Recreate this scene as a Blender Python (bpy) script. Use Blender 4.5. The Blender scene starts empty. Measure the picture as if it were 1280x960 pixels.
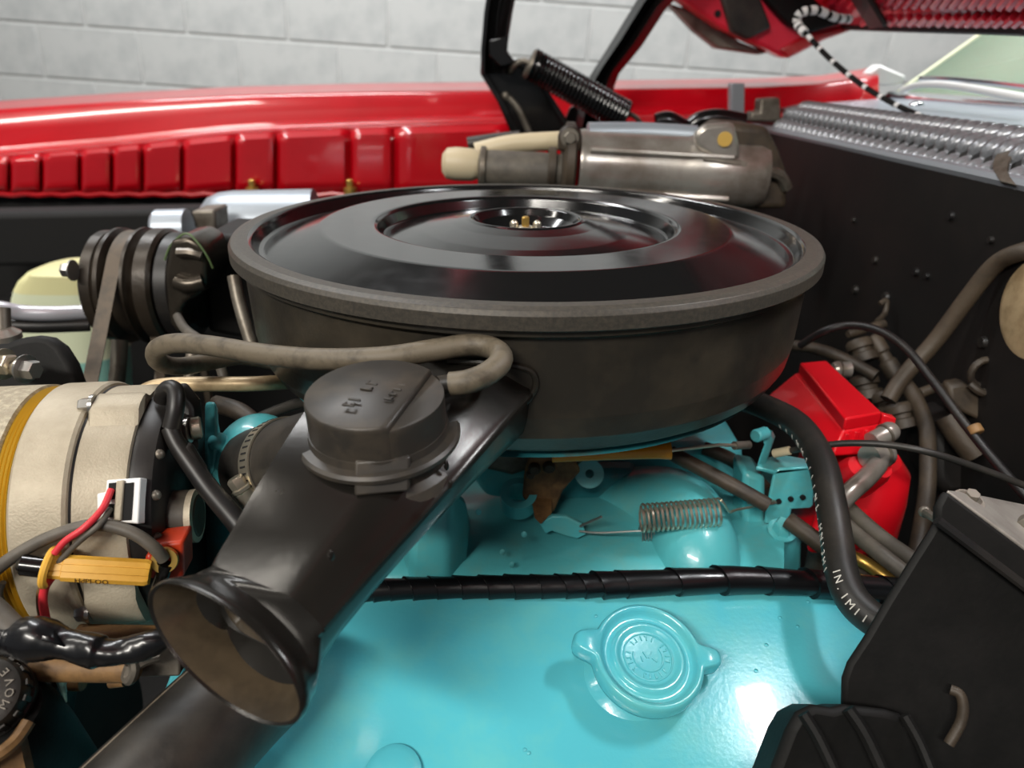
import bpy, math, random
from mathutils import Vector, Matrix
random.seed(7)
V = Vector
S = bpy.context.scene
COL = S.collection

# ---------------------------------------------------------------- camera
F = 888.0
CAM = V((-0.0075, -0.4853, 0.0962))
PITCH = math.radians(23.77); ROLL = math.radians(0.874)
FW = V((0, math.cos(PITCH), -math.sin(PITCH)))
UP0 = V((0, math.sin(PITCH), math.cos(PITCH))); RT0 = V((1, 0, 0))
RT = RT0*math.cos(ROLL) + UP0*math.sin(ROLL)
UP = -RT0*math.sin(ROLL) + UP0*math.cos(ROLL)
cam_d = bpy.data.cameras.new('camera')
cam_d.sensor_width = 36.0; cam_d.lens = 36.0*F/1280.0
cam_d.clip_start = 0.01; cam_d.clip_end = 50
cam_d.dof.use_dof = True; cam_d.dof.focus_distance = 0.36; cam_d.dof.aperture_fstop = 9.0
cam = bpy.data.objects.new('camera', cam_d); COL.objects.link(cam)
m3 = Matrix((RT, UP, -FW)).transposed()
cam.matrix_world = Matrix.Translation(CAM) @ m3.to_4x4()
S.camera = cam

# ---------------------------------------------------------------- world, lights, exposure
S.view_settings.view_transform = 'Standard'; S.view_settings.look = 'None'
S.view_settings.gamma = 1.0; S.view_settings.use_curve_mapping = False
S.view_settings.exposure = 0.0
W = bpy.data.worlds.new('world'); S.world = W; W.use_nodes = True
W.node_tree.nodes['Background'].inputs[0].default_value = (0.80, 0.86, 0.92, 1)
W.node_tree.nodes['Background'].inputs[1].default_value = 0.16
def strip(name, loc, target, sx, sy, power, col=(1, 1, 1)):
    l = bpy.data.lights.new(name, 'AREA'); l.shape = 'RECTANGLE'; l.size = sx; l.size_y = sy
    l.energy = power; l.color = col
    o = bpy.data.objects.new(name, l); COL.objects.link(o); o.location = loc
    o.rotation_euler = (V(target)-V(loc)).to_track_quat('-Z', 'Y').to_euler()
    return o
strip('ceiling_light_near', (-0.9, -2.1, 1.6), (0.0, -0.2, -0.1), 1.4, 0.18, 74, (1.0, 0.95, 0.87))
strip('ceiling_light_front', (-1.9, -0.3, 1.85), (-0.1, -0.1, 0), 0.18, 1.4, 28, (1.0, 0.95, 0.87))
strip('ceiling_light_far', (-0.7, 0.98, 1.95), (-0.4, 1.6, 0), 2.4, 0.18, 80, (0.98, 0.99, 1.0))
strip('ceiling_light_windscreen', (1.6, 0.9, 1.95), (1.2, 0.8, 0), 0.18, 1.4, 70, (0.98, 0.99, 1.0))
# work lamp clipped under the open hood (its housing is built with the hood)
LAMP = (.300, -.185, .295)
strip('under_hood_lamp', LAMP, (.08, -.22, -.2), .09, .04, 1.55, (0.95, 0.98, 1.0))

# ---------------------------------------------------------------- helpers
def at(px, py, D=None, X=None, Y=None, Z=None):
    d = FW + RT*((px-640.0)/F) + UP*((480.0-py)/F)
    if D is not None: t = D
    elif X is not None: t = (X-CAM.x)/d.x
    elif Y is not None: t = (Y-CAM.y)/d.y
    else: t = (Z-CAM.z)/d.z
    return CAM + d*t
def depth(p): return (V(p)-CAM).dot(FW)
def s2l(c): return tuple(((x/255.0)/12.92 if x/255.0 <= .04045 else ((x/255.0+.055)/1.055)**2.4) for x in c)

MATS = {}
def mat(name, rgb, rough=.5, metal=0., coat=0., rgb2=None, nscale=40., nlo=.45, nhi=.65, bump=0., bscale=300., trans=0., ior=1.45, spec=.5, rvar=0., emit=None):
    m = bpy.data.materials.new(name); m.use_nodes = True
    nt = m.node_tree; b = nt.nodes['Principled BSDF']
    c = s2l(rgb)+(1,)
    b.inputs['Base Color'].default_value = c; b.inputs['Roughness'].default_value = rough
    b.inputs['Metallic'].default_value = metal; b.inputs['Coat Weight'].default_value = coat
    b.inputs['Coat Roughness'].default_value = .06
    b.inputs['Transmission Weight'].default_value = trans; b.inputs['IOR'].default_value = ior
    b.inputs['Specular IOR Level'].default_value = spec
    tc = nt.nodes.new('ShaderNodeTexCoord')
    if rgb2 or rvar:
        n = nt.nodes.new('ShaderNodeTexNoise'); n.inputs['Scale'].default_value = nscale; n.inputs['Detail'].default_value = 6; n.inputs['Roughness'].default_value = .65
        nt.links.new(tc.outputs['Object'], n.inputs['Vector'])
        r = nt.nodes.new('ShaderNodeMapRange'); r.inputs['From Min'].default_value = nlo; r.inputs['From Max'].default_value = nhi
        nt.links.new(n.outputs['Fac'], r.inputs['Value'])
        if rgb2:
            mx = nt.nodes.new('ShaderNodeMix'); mx.data_type = 'RGBA'
            mx.inputs[6].default_value = c; mx.inputs[7].default_value = s2l(rgb2)+(1,)
            nt.links.new(r.outputs[0], mx.inputs[0]); nt.links.new(mx.outputs[2], b.inputs['Base Color'])
        if rvar:
            r2 = nt.nodes.new('ShaderNodeMapRange'); r2.inputs['To Min'].default_value = rough; r2.inputs['To Max'].default_value = min(1, rough+rvar)
            nt.links.new(r.outputs[0], r2.inputs['Value']); nt.links.new(r2.outputs[0], b.inputs['Roughness'])
    if bump:
        n2 = nt.nodes.new('ShaderNodeTexNoise'); n2.inputs['Scale'].default_value = bscale; n2.inputs['Detail'].default_value = 4
        nt.links.new(tc.outputs['Object'], n2.inputs['Vector'])
        bp = nt.nodes.new('ShaderNodeBump'); bp.inputs['Strength'].default_value = bump; bp.inputs['Distance'].default_value = .001
        nt.links.new(n2.outputs['Fac'], bp.inputs['Height']); nt.links.new(bp.outputs[0], b.inputs['Normal'])
    MATS[name] = m
    return m

class MB:
    def __init__(s): s.v = []; s.f = []; s.mi = []; s.cur = 0
    def add(s, vs, fs):
        o = len(s.v); s.v += [tuple(x) for x in vs]
        for f in fs: s.f.append(tuple(i+o for i in f)); s.mi.append(s.cur)
        return s
    def box(s, c, size, R=None):
        c = V(c); R = R or Matrix.Identity(3); h = V(size)/2
        vs = [c + R @ V((sx*h.x, sy*h.y, sz*h.z)) for sx in (-1, 1) for sy in (-1, 1) for sz in (-1, 1)]
        return s.add(vs, [(0, 1, 3, 2), (4, 6, 7, 5), (0, 4, 5, 1), (2, 3, 7, 6), (0, 2, 6, 4), (1, 5, 7, 3)])
    def prism(s, pts, off):
        n = len(pts); off = V(off); a = [V(p) for p in pts]; b = [p+off for p in a]
        fs = [tuple(range(n-1, -1, -1)), tuple(range(n, 2*n))]
        fs += [(i, (i+1) % n, n+(i+1) % n, n+i) for i in range(n)]
        return s.add(a+b, fs)
    def loft(s, rings, caps=True, closed=True):
        n = len(rings[0]); vs = [p for r in rings for p in r]; fs = []
        for k in range(len(rings)-1):
            for i in range(n if closed else n-1):
                j = (i+1) % n
                fs.append((k*n+i, k*n+j, (k+1)*n+j, (k+1)*n+i))
        if caps and closed:
            fs.append(tuple(range(n-1, -1, -1))); b = (len(rings)-1)*n; fs.append(tuple(range(b, b+n)))
        return s.add(vs, fs)
    def tube(s, pts, r, n=12, caps=True, closed=False):
        pts = [V(p) for p in pts]; m = len(pts)
        rf = r if callable(r) else (lambda u: r)
        T = []
        for i in range(m):
            a = pts[(i-1) % m] if (closed or i > 0) else pts[i]; b = pts[(i+1) % m] if (closed or i < m-1) else pts[i]
            T.append((b-a).normalized())
        N = T[0].orthogonal().normalized(); rings = []
        for i in range(m):
            if i > 0:
                N = (N - T[i]*N.dot(T[i]))
                N = N.normalized() if N.length > 1e-6 else T[i].orthogonal().normalized()
            B = T[i].cross(N); rr = rf(i/max(1, m-1))
            rings.append([pts[i]+(N*math.cos(2*math.pi*k/n)+B*math.sin(2*math.pi*k/n))*rr for k in range(n)])
        if closed: rings.append(rings[0]); caps = False
        return s.loft(rings, caps)
    def lathe(s, prof, o, ax=(0, 0, 1), n=48, a0=0., a1=2*math.pi, ref=None):
        o = V(o); ax = V(ax).normalized()
        u = V(ref) - ax*V(ref).dot(ax) if ref is not None else ax.orthogonal()
        u.normalize(); w = ax.cross(u); full = abs(a1-a0-2*math.pi) < 1e-6
        m = n if full else n+1; vs = []; fs = []
        for (r, z) in prof:
            for k in range(m):
                a = a0+(a1-a0)*k/n; vs.append(o+ax*z+(u*math.cos(a)+w*math.sin(a))*max(r, 1e-5))
        for i in range(len(prof)-1):
            for k in range(n):
                j = (k+1) % m
                fs.append((i*m+k, i*m+j, (i+1)*m+j, (i+1)*m+k))
        return s.add(vs, fs)
    def cyl(s, p0, p1, r, n=20, ch=0.):
        p0 = V(p0); p1 = V(p1); L = (p1-p0).length
        pr = [(0, 0), (r-ch, 0), (r, ch), (r, L-ch), (r-ch, L), (0, L)] if ch else [(0, 0), (r, 0), (r, L), (0, L)]
        return s.lathe(pr, p0, p1-p0, n)
    def sph(s, c, r, n=14, sc=(1, 1, 1)):
        c = V(c); vs = []; fs = []
        for i in range(n+1):
            th = math.pi*i/n
            for k in range(2*n):
                a = math.pi*k/n
                vs.append(c+V((max(math.sin(th), 1e-4)*math.cos(a)*r*sc[0], max(math.sin(th), 1e-4)*math.sin(a)*r*sc[1], math.cos(th)*r*sc[2])))
        for i in range(n):
            for k in range(2*n):
                fs.append((i*2*n+k, (i+1)*2*n+k, (i+1)*2*n+(k+1) % (2*n), i*2*n+(k+1) % (2*n)))
        return s.add(vs, fs)
    def hexbolt(s, base, ax, r, h, washer=True):
        base = V(base); ax = V(ax).normalized()
        if washer: s.lathe([(0, 0), (r*1.45, 0), (r*1.45, h*.16), (0, h*.16)], base, ax, 20)
        s.lathe([(0, 0), (r, 0), (r, h*.85), (r*.85, h), (0, h)], base+ax*h*.12, ax, 6)
        return s

def tight(prof, e=.0006):
    out = [prof[0]]
    for (r0, z0), (r1, z1) in zip(prof, prof[1:]):
        L = math.hypot(r1-r0, z1-z0)
        if L > 4*e:
            t = e/L; out += [(r0+(r1-r0)*t, z0+(z1-z0)*t), (r1+(r0-r1)*t, z1+(z0-z1)*t)]
        out.append((r1, z1))
    return out
def cr(pts, k=8, closed=False):
    pts = [V(p) for p in pts]; n = len(pts); out = []
    rng = range(n if closed else n-1)
    for i in rng:
        if closed: p0, p1, p2, p3 = pts[(i-1) % n], pts[i], pts[(i+1) % n], pts[(i+2) % n]
        else: p0, p1, p2, p3 = pts[max(i-1, 0)], pts[i], pts[i+1], pts[min(i+2, n-1)]
        for j in range(k):
            t = j/k
            out.append(.5*((2*p1)+(p2-p0)*t+(2*p0-5*p1+4*p2-p3)*t*t+(3*p1-p0-3*p2+p3)*t**3))
    if not closed: out.append(pts[-1])
    return out

def link(name, mb, m, parent=None, bevel=0., seg=2, ang=38., subsurf=0, solid=0.):
    me = bpy.data.meshes.new(name); me.from_pydata(mb.v, [], mb.f); me.validate()
    ms = m if isinstance(m, (list, tuple)) else [m]
    for x in ms: me.materials.append(MATS[x] if isinstance(x, str) else x)
    if len(ms) > 1:
        for p, k in zip(me.polygons, mb.mi): p.material_index = k
    import bmesh
    bm = bmesh.new(); bm.from_mesh(me); bmesh.ops.recalc_face_normals(bm, faces=bm.faces); bm.to_mesh(me); bm.free()
    me.shade_smooth(); me.set_sharp_from_angle(angle=math.radians(ang))
    o = bpy.data.objects.new(name, me); COL.objects.link(o)
    if solid:
        md = o.modifiers.new('solid', 'SOLIDIFY'); md.thickness = solid; md.offset = 0
    if bevel:
        md = o.modifiers.new('bevel', 'BEVEL'); md.width = bevel; md.segments = seg; md.limit_method = 'ANGLE'; md.angle_limit = math.radians(35)
        md.harden_normals = False
        me.shade_smooth(); me.set_sharp_from_angle(angle=math.radians(60))
    if subsurf:
        md = o.modifiers.new('sub', 'SUBSURF'); md.levels = subsurf; md.render_levels = subsurf
    if parent is not None:
        o.parent = parent
        o.matrix_parent_inverse = world_of(parent).inverted()
    return o
def world_of(o):
    b = o.matrix_basis.copy()
    if o.parent is not None: return world_of(o.parent) @ o.matrix_parent_inverse @ b
    return b
def tag(o, label, cat, group=None):
    o['label'] = label; o['category'] = cat
    if group: o['group'] = group
    return o
def thing(name, label, cat, loc=(0, 0, 0), group=None):
    o = bpy.data.objects.new(name, None); COL.objects.link(o); o.location = loc; o.empty_display_size = .02
    return tag(o, label, cat, group)
def solo(name, label, cat, mb, m, group=None, **k):
    return tag(link(name, mb, m, **k), label, cat, group)
def struct(name, mb, m, **k):
    o = link(name, mb, m, **k); o['kind'] = 'structure'; return o
def lettering(name, text, size, extrude, m, parent, origin, xdir, ydir, align='CENTER', bold=0.):
    cu = bpy.data.curves.new(name, 'FONT'); cu.body = text; cu.size = size; cu.extrude = extrude; cu.align_x = align; cu.align_y = 'CENTER'; cu.offset = bold
    cu.resolution_u = 2
    tmp = bpy.data.objects.new('tmp_text', cu); COL.objects.link(tmp)
    dg = bpy.context.evaluated_depsgraph_get(); me = bpy.data.meshes.new_from_object(tmp.evaluated_get(dg))
    bpy.data.objects.remove(tmp)
    x = V(xdir).normalized(); z = x.cross(V(ydir)).normalized(); y = z.cross(x)
    M = Matrix((x, y, z)).transposed().to_4x4(); M.translation = V(origin)
    me.transform(M); me.materials.clear(); me.materials.append(MATS[m]); me.name = name
    o = bpy.data.objects.new(name, me); COL.objects.link(o)
    if parent is not None: o.parent = parent; o.matrix_parent_inverse = world_of(parent).inverted()
    return o

# ---------------------------------------------------------------- materials
mat('block_paint', (176, 178, 176), .75, bump=.35, bscale=260, rgb2=(160, 163, 162), nscale=6)
mat('mortar', (186, 188, 186), .85, bump=.3, bscale=200)
mat('concrete', (95, 93, 90), .7, rgb2=(75, 73, 70), nscale=5)
mat('red_paint', (176, 3, 20), .28, coat=1., rgb2=(166, 2, 17), nscale=8)
mat('red_hood', (222, 44, 66), .35, coat=.6)
mat('turquoise', (84, 186, 200), .22, coat=.4, rgb2=(98, 190, 194), nscale=18, bump=.10, bscale=420)
mat('turquoise_cast', (84, 178, 184), .33, coat=.3, rgb2=(106, 172, 168), nscale=30, nlo=.5, nhi=.75, bump=.3, bscale=170)
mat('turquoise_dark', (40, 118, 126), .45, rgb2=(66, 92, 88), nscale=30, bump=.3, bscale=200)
mat('lid_black', (18, 18, 18), .13, rvar=.03, nscale=90, spec=.85)
mat('rim_black', (60, 57, 52), .48, rgb2=(86, 80, 70), nscale=500, nlo=.40, nhi=.85, metal=.2, bump=.1, bscale=500)
mat('body_black', (44, 41, 36), .31, rgb2=(76, 68, 55), nscale=14, nlo=.45, nhi=.85, bump=.12, bscale=350, metal=.15)
mat('snorkel_black', (32, 30, 27), .24, rgb2=(46, 42, 36), nscale=16, nlo=.5, nhi=.85, bump=.05, bscale=300, metal=.35)
mat('cap_grey', (48, 45, 41), .42, rgb2=(64, 58, 50), nscale=60)
mat('black_gloss', (14, 13, 13), .22, coat=.3)
mat('black_satin', (22, 21, 21), .42, rgb2=(38, 35, 32), nscale=25)
mat('black_matte', (11, 11, 10), .6, spec=.25, rgb2=(19, 18, 17), nscale=30, bump=.1, bscale=400)
mat('firewall_black', (13, 12, 11), .6, spec=.35, rgb2=(22, 18, 16), nscale=9, bump=.15, bscale=60)
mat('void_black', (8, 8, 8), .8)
mat('greasy_brown', (64, 54, 42), .55, rgb2=(40, 34, 28), nscale=28, bump=.3, bscale=220)
mat('rusty_tan', (132, 100, 62), .6, rgb2=(84, 62, 40), nscale=45, bump=.2)
mat('hose_grey', (100, 91, 76), .55, rgb2=(70, 63, 52), nscale=90, bump=.12, bscale=500)
mat('rubber', (34, 33, 31), .45, rgb2=(52, 48, 43), nscale=25, bump=.1, bscale=350)
mat('rubber_grey', (76, 71, 64), .55, rgb2=(96, 90, 80), nscale=40)
mat('tape_black', (13, 13, 15), .30, coat=.25, bump=.15, bscale=90)
mat('cast_alu', (178, 168, 148), .52, metal=.2, rgb2=(160, 150, 130), nscale=20, bump=.25, bscale=900)
mat('cast_rough', (156, 146, 126), .6, metal=.2, rgb2=(186, 176, 152), nscale=300, bump=.6, bscale=800)
mat('alu_old', (166, 160, 152), .28, metal=.6, rgb2=(112, 100, 88), nscale=14, nlo=.42, nhi=.7, bump=.15, bscale=120)
mat('alu_bright', (158, 166, 174), .40, metal=.5)
mat('zinc', (196, 188, 170), .32, metal=.85)
mat('steel', (170, 168, 164), .28, metal=.9)
mat('steel_dull', (122, 116, 106), .45, metal=.6, rgb2=(90, 82, 72), nscale=40)
mat('chrome', (225, 228, 230), .1, metal=1.)
mat('brass', (196, 160, 84), .35, metal=.8)
mat('gold_lamination', (196, 158, 44), .45, metal=.3)
mat('yellow_plastic', (222, 170, 66), .42, rgb2=(206, 152, 52), nscale=30)
mat('orange_plastic', (184, 56, 26), .4, rgb2=(140, 36, 18), nscale=60)
mat('red_plastic', (206, 14, 28), .34, coat=.2)
mat('red_wire', (206, 48, 58), .45)
mat('tan_pipe', (186, 164, 128), .4, metal=.3, rgb2=(150, 128, 96), nscale=40)
mat('amber_tube', (216, 140, 24), .35, coat=.3)
mat('jug_upper', (232, 228, 172), .5, trans=.25)
mat('jug_white', (232, 240, 206), .5, trans=.25)
mat('jug_fluid', (150, 206, 194), .45, trans=.25)
mat('glass_green', (172, 222, 206), .04, trans=.75, ior=1.3)
mat('white_paint', (226, 226, 224), .35)
mat('white_print', (196, 192, 184), .6)
mat('dark_print', (96, 70, 26), .6)
mat('grey_paint', (136, 140, 146), .4, metal=.3)
mat('belt', (88, 76, 62), .6, rgb2=(70, 62, 52), nscale=60)
mat('pale_plastic', (190, 176, 146), .45)
mat('white_metal_pipe', (196, 196, 204), .25, metal=.4)
mat('rib_metal', (146, 148, 152), .28, metal=.4, rgb2=(66, 68, 72), nscale=30)
mat('lamp_lens', (250, 250, 255), .4)
mat('plate_grey', (150, 145, 138), .38, metal=.25, rgb2=(120, 114, 108), nscale=20)
mat('ceiling_unlit', (60, 60, 60), .9)  # darkened so the unseen ceiling reads as unlit in the lid's reflection
mat('dusty_brown', (72, 62, 48), .3, rgb2=(40, 35, 28), nscale=35, nlo=.4, nhi=.7, bump=.15, bscale=200)
mat('dark_metal', (74, 68, 60), .28, metal=.7, rgb2=(50, 44, 38), nscale=30)
mat('wire_green', (84, 104, 66), .5)
mat('cap_print', (126, 120, 110), .6)
mat('pump_dark', (50, 43, 35), .36, metal=.3, rgb2=(32, 27, 22), nscale=28, bump=.2, bscale=220)
# ================================================================ SETTING
WY = 2.67; WT = math.radians(2.85)
j0 = at(400, 54, Y=WY); v0 = at(300, 72, Y=WY)
RW = Matrix.Rotation(WT, 3, 'Y')
wall = struct('wall_back', MB().box((0, WY+.0565, .9), (9, .12, 4.2)), 'mortar')
blk = None; bw, bh = .4, .2
bx0 = (RW.inverted() @ (v0-j0)).x
for row in range(-4, 8):
    for c in range(-7, 9):
        off = bx0 + (0 if row % 2 else bw/2)
        lc = V((off+(c+.5)*bw, 0, (row+.5)*bh))
        if blk is None:
            b = MB().box((0, .02, 0), (bw-.009, .06, bh-.009))
            blk = link('block', b, 'block_paint', wall, bevel=.004); o = blk
        else:
            o = blk.copy(); COL.objects.link(o); o.parent = wall
        o.rotation_euler = (0, WT, 0); o.location = j0 + RW @ lc + V((0, 0, 0))
struct('floor', MB().box((0, 0, -1.0), (9, 7, .1)), 'concrete')
struct('ceiling', MB().box((0, 0, 2.6), (9, 7, .1)), 'ceiling_unlit')

# ================================================================ CAR BODY (far side)
def interp(tab, x):
    if x <= tab[0][0]:
        (a, b), (c, d) = tab[0], tab[1]; return b+(d-b)*(x-a)/(c-a)
    for (a, b), (c, d) in zip(tab, tab[1:]):
        if x <= c: return b+(d-b)*(x-a)/(c-a)
    (a, b), (c, d) = tab[-2], tab[-1]; return b+(d-b)*(x-a)/(c-a)
crown = [(0, 127), (150, 117), (300, 109), (460, 105), (640, 103), (800, 101), (950, 99), (1030, 95), (1098, 84)]
gut = [(0, 190), (150, 177), (300, 161), (460, 154), (640, 149), (800, 147), (950, 145), (1030, 143), (1098, 141)]
xs = list(range(-160, 1099, 37))
fen = thing('fender', 'glossy red fender with a long crowned top on the far side of the bay', 'fender', (0, .85, -.5))
rows = []
for x in xs:
    c = interp(crown, x); g = interp(gut, x)
    pts = [at(x, c, Y=.86)+V((0, .12, -.30)), at(x, c, Y=.86)+V((0, .105, -.06)), at(x, c, Y=.86)+V((0, .06, -.012)), at(x, c, Y=.86),
           at(x, c+4, Y=.842), at(x, c+9, Y=.808), at(x, c+11, Y=.790), at(x, c+14, Y=.784), at(x, (c+g)/2+8, Y=.776), at(x, g-5, Y=.768), at(x, g-1, Y=.74), at(x, g+2, Y=.70)]
    rows.append(pts)
link('outer_skin', MB().loft(rows, caps=False, closed=False), 'red_paint', fen, solid=.003, ang=50)
# fender end trim at the windscreen
link('fender_tip', MB().prism([at(1040, 96, Y=.86), at(1098, 84, Y=.86), at(1094, 100, Y=.86), at(1040, 128, Y=.86), at(1000, 135, Y=.86), at(960, 130, Y=.86)], (0, .02, 0)), 'red_paint', fen, bevel=.003)
# inner flange with its row of pressed panels
fl = thing('fender_flange', 'red pressed inner fender flange with a row of bulged panels and scalloped lower edge', 'panel', (-.2, .7, -.5))
top = [(x, interp(gut, x)+4) for x in range(-160, 960, 40)]
crs = [-150, -105, -68, -30, 12, 52, 100, 140, 178, 228, 293, 345, 438, 492, 640, 800, 940]
bk = MB().loft([[at(x, interp(gut, x)+1, Y=.705), at(x, interp(gut, x)+5, Y=.684), at(x, 237, Y=.684)] for x in range(-160, 960, 40)], caps=False, closed=False)
link('backing', bk, 'red_paint', fl, solid=.002)
for a, b in zip(crs, crs[1:]):
    yt = interp(gut, (a+b)/2)+6; sl = (interp(gut, b)-interp(gut, a))/(b-a); yb = 241
    g = []
    NX, NZ = 12, 10
    for i in range(NX+1):
        u = i/NX; r = []
        for k in range(NZ+1):
            w = k/NZ
            eu = min(u, 1-u)*(b-a); ew = min(w, 1-w)*(yb-yt)
            h = min(1, eu/7.0); h2 = min(1, ew/8.0)
            hh = (1-(1-h)**2)**.5 * (1-(1-h2)**2)**.5 if h2 > 0 else 0
            px = a+(b-a)*u
            low = yb + (3.0*(1-h) if w > .8 else 0)
            py = (yt+sl*(px-(a+b)/2)) + (1-h)*3*(1-w) + (low-yt)*w
            r.append(at(px, py, Y=.683-.016*hh))
        g.append(r)
    link('flange_panel', MB().loft(g, caps=False, closed=False), 'red_paint', fl, ang=60)
for x in (316, 438, 372):
    p = at(x, 238, Y=.655)
    m = MB().cyl(p+V((0, 0, -.006)), p+V((0, 0, .004)), .010, 14).cyl(p, p+V((0, 0, .017)), .0055, 8, .002)
    if x != 372: link('stud', m, 'brass', fl)
# lower lip of the flange
link('edge_lip', MB().tube([at(x, 242+(2 if i % 2 else 0), Y=.675) for i, x in enumerate(range(-160, 640, 16))], .0045, 8), 'red_paint', fl)

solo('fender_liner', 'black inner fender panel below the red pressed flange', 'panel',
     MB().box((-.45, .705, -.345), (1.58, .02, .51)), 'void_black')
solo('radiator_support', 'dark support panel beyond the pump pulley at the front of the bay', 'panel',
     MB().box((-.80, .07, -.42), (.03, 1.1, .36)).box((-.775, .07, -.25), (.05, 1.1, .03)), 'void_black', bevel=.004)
solo('cross_rail', 'plain black cross rail behind the translucent jug', 'rail',
     MB().prism([at(-60, 268, Y=.56), at(250, 262, Y=.56), at(250, 330, Y=.56), at(-60, 335, Y=.56)], (0, .06, 0)), 'void_black', bevel=.008)  # one even near-black colour over the whole rail
solo('dark_sheet', 'black sheet added to fill the bottom of the bay with dark', 'panel', MB().box((-.1, .2, -.64), (1.5, 1.2, .02)), 'void_black')  # unseen sheet, added to keep the depth of the bay dark

# grey uprights by the hinge
solo('bracket_post', 'upright light grey post against the red fender beside the ribbed cowl', 'bracket',
     MB().prism([at(914, 104, Y=.66), at(931, 104, Y=.66), at(931, 158, Y=.66), at(914, 158, Y=.66)], (0, .02, 0)).prism([at(910, 148, Y=.64), at(934, 148, Y=.64), at(934, 158, Y=.64), at(910, 158, Y=.64)], (0, .03, 0)), 'grey_paint', bevel=.002)
solo('rubber_bumper', 'dark grey rubber bumper block beside the grey post', 'bumper',
     MB().prism([at(951, 124, Y=.62), at(975, 122, Y=.62), at(977, 152, Y=.62), at(938, 152, Y=.62), at(940, 140, Y=.62), at(950, 140, Y=.62)], (0, .03, 0)), 'steel_dull', bevel=.003)

# ---------------------------------------------------------------- hood hinge
HY = .66
hg = thing('hinge_assembly', 'black pressed steel hood hinge with channel arms on the far fender', 'hinge', at(690, 170, Y=HY))
def plate(pix, Y, th): return MB().prism([at(x, y, Y=Y) for x, y in pix], (0, th, 0))
link('hinge_arm', plate([(600, 92), (602, 62), (632, 58), (641, 76), (668, 96), (714, 168), (644, 174), (624, 128)], HY, .006), 'black_gloss', hg, bevel=.002)
link('arm_flange', plate([(641, 76), (650, 72), (672, 92), (718, 164), (712, 170), (668, 98)], HY-.028, .034), 'black_gloss', hg, bevel=.002)
link('arm_flange', plate([(600, 92), (608, 90), (632, 128), (652, 172), (642, 174), (622, 128)], HY-.024, .03), 'black_gloss', hg, bevel=.002)
link('arm_rib', MB().tube(cr([at(636, 122, Y=HY-.006), at(650, 140, Y=HY-.008), at(664, 172, Y=HY-.006)]), .005, 8), 'steel_dull', hg)
link('hinge_arm', MB().loft([[at(x0, y, Y=HY-.03), at(x0+5, y, Y=HY-.036), at(x0+9, y, Y=HY-.012), at((x0+x1)/2, y, Y=HY-.004), at(x1-12, y, Y=HY-.012), at(x1-4, y, Y=HY-.036), at(x1, y, Y=HY-.03), at(x1, y, Y=HY+.01), at(x0, y, Y=HY+.01)]
      for x0, x1, y in ((601, 634, 92), (601, 634, 62), (603, 637, 40), (605, 641, 15), (609, 646, -10), (616, 655, -45), (628, 668, -90))]), 'black_gloss', hg, bevel=.001)
link('tab', plate([(612, 50), (636, 44), (634, 66), (646, 78), (626, 84), (612, 70)], HY-.045, .012), 'black_gloss', hg, bevel=.002)
m = MB()
for x, y in ((637, 88), (632, 120)): m.sph(at(x, y, Y=HY-.006), .0065, 8, (1, .6, 1))
link('rivet', m, 'steel_dull', hg)
link('hinge_link', MB().loft([[at(x0, y0, Y=HY+.02), at(x0+.25*(x1-x0), y0+.25*(y1-y0), Y=HY-.004), at(x0+.5*(x1-x0), y0+.5*(y1-y0), Y=HY+.018), at(x0+.72*(x1-x0), y0+.72*(y1-y0), Y=HY-.004), at(x1, y1, Y=HY+.02), at((x0+x1)/2, (y0+y1)/2, Y=HY+.04)]
      for x0, y0, x1, y1 in ((858, -80, 896, -62), (826, -40, 866, -24), (796, 0, 832, 12), (768, 46, 802, 58), (744, 84, 774, 92), (734, 100, 768, 108), (722, 135, 764, 140), (712, 175, 760, 176))]), "black_gloss", hg)
link('cross_link', plate([(700, 165), (712, 135), (735, 120), (766, 128), (770, 168)], HY+.025, .01), 'black_satin', hg, bevel=.002)

# hinge spring
sp = thing('hinge_spring', 'black coil spring stretched across the hood hinge', 'spring', at(725, 112, Y=HY-.06))
a = at(664, 80, Y=HY-.06); b = at(782, 146, Y=HY-.05); ax = (b-a).normalized(); u = ax.orthogonal().normalized(); w = ax.cross(u)
R = 17.5*depth(a)/F; N = 26; pts = []
for i in range(N*18+1):
    t = i/(N*18); an = t*N*2*math.pi
    pts.append(a+(b-a)*t+(u*math.cos(an)+w*math.sin(an))*R)
link('coil', MB().tube(pts, (b-a).length/N/2*1.02, 6), 'black_gloss', sp)
link('end_cap', MB().lathe([(0, -.004), (R*.95, -.004), (R*1.08, 0), (R*1.08, .004), (0, .004)], a, ax, 24), 'steel_dull', sp)
link('hook', MB().tube(cr([b, at(788, 143, Y=HY-.05), at(797, 149, Y=HY-.045), at(806, 162, Y=HY-.04)]), .0035, 8), 'steel_dull', sp)
link('hook', MB().tube(cr([a, at(655, 76, Y=HY-.055), at(646, 80, Y=HY-.05), at(640, 88, Y=HY-.03)]), .0035, 8), 'steel_dull', sp)

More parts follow.
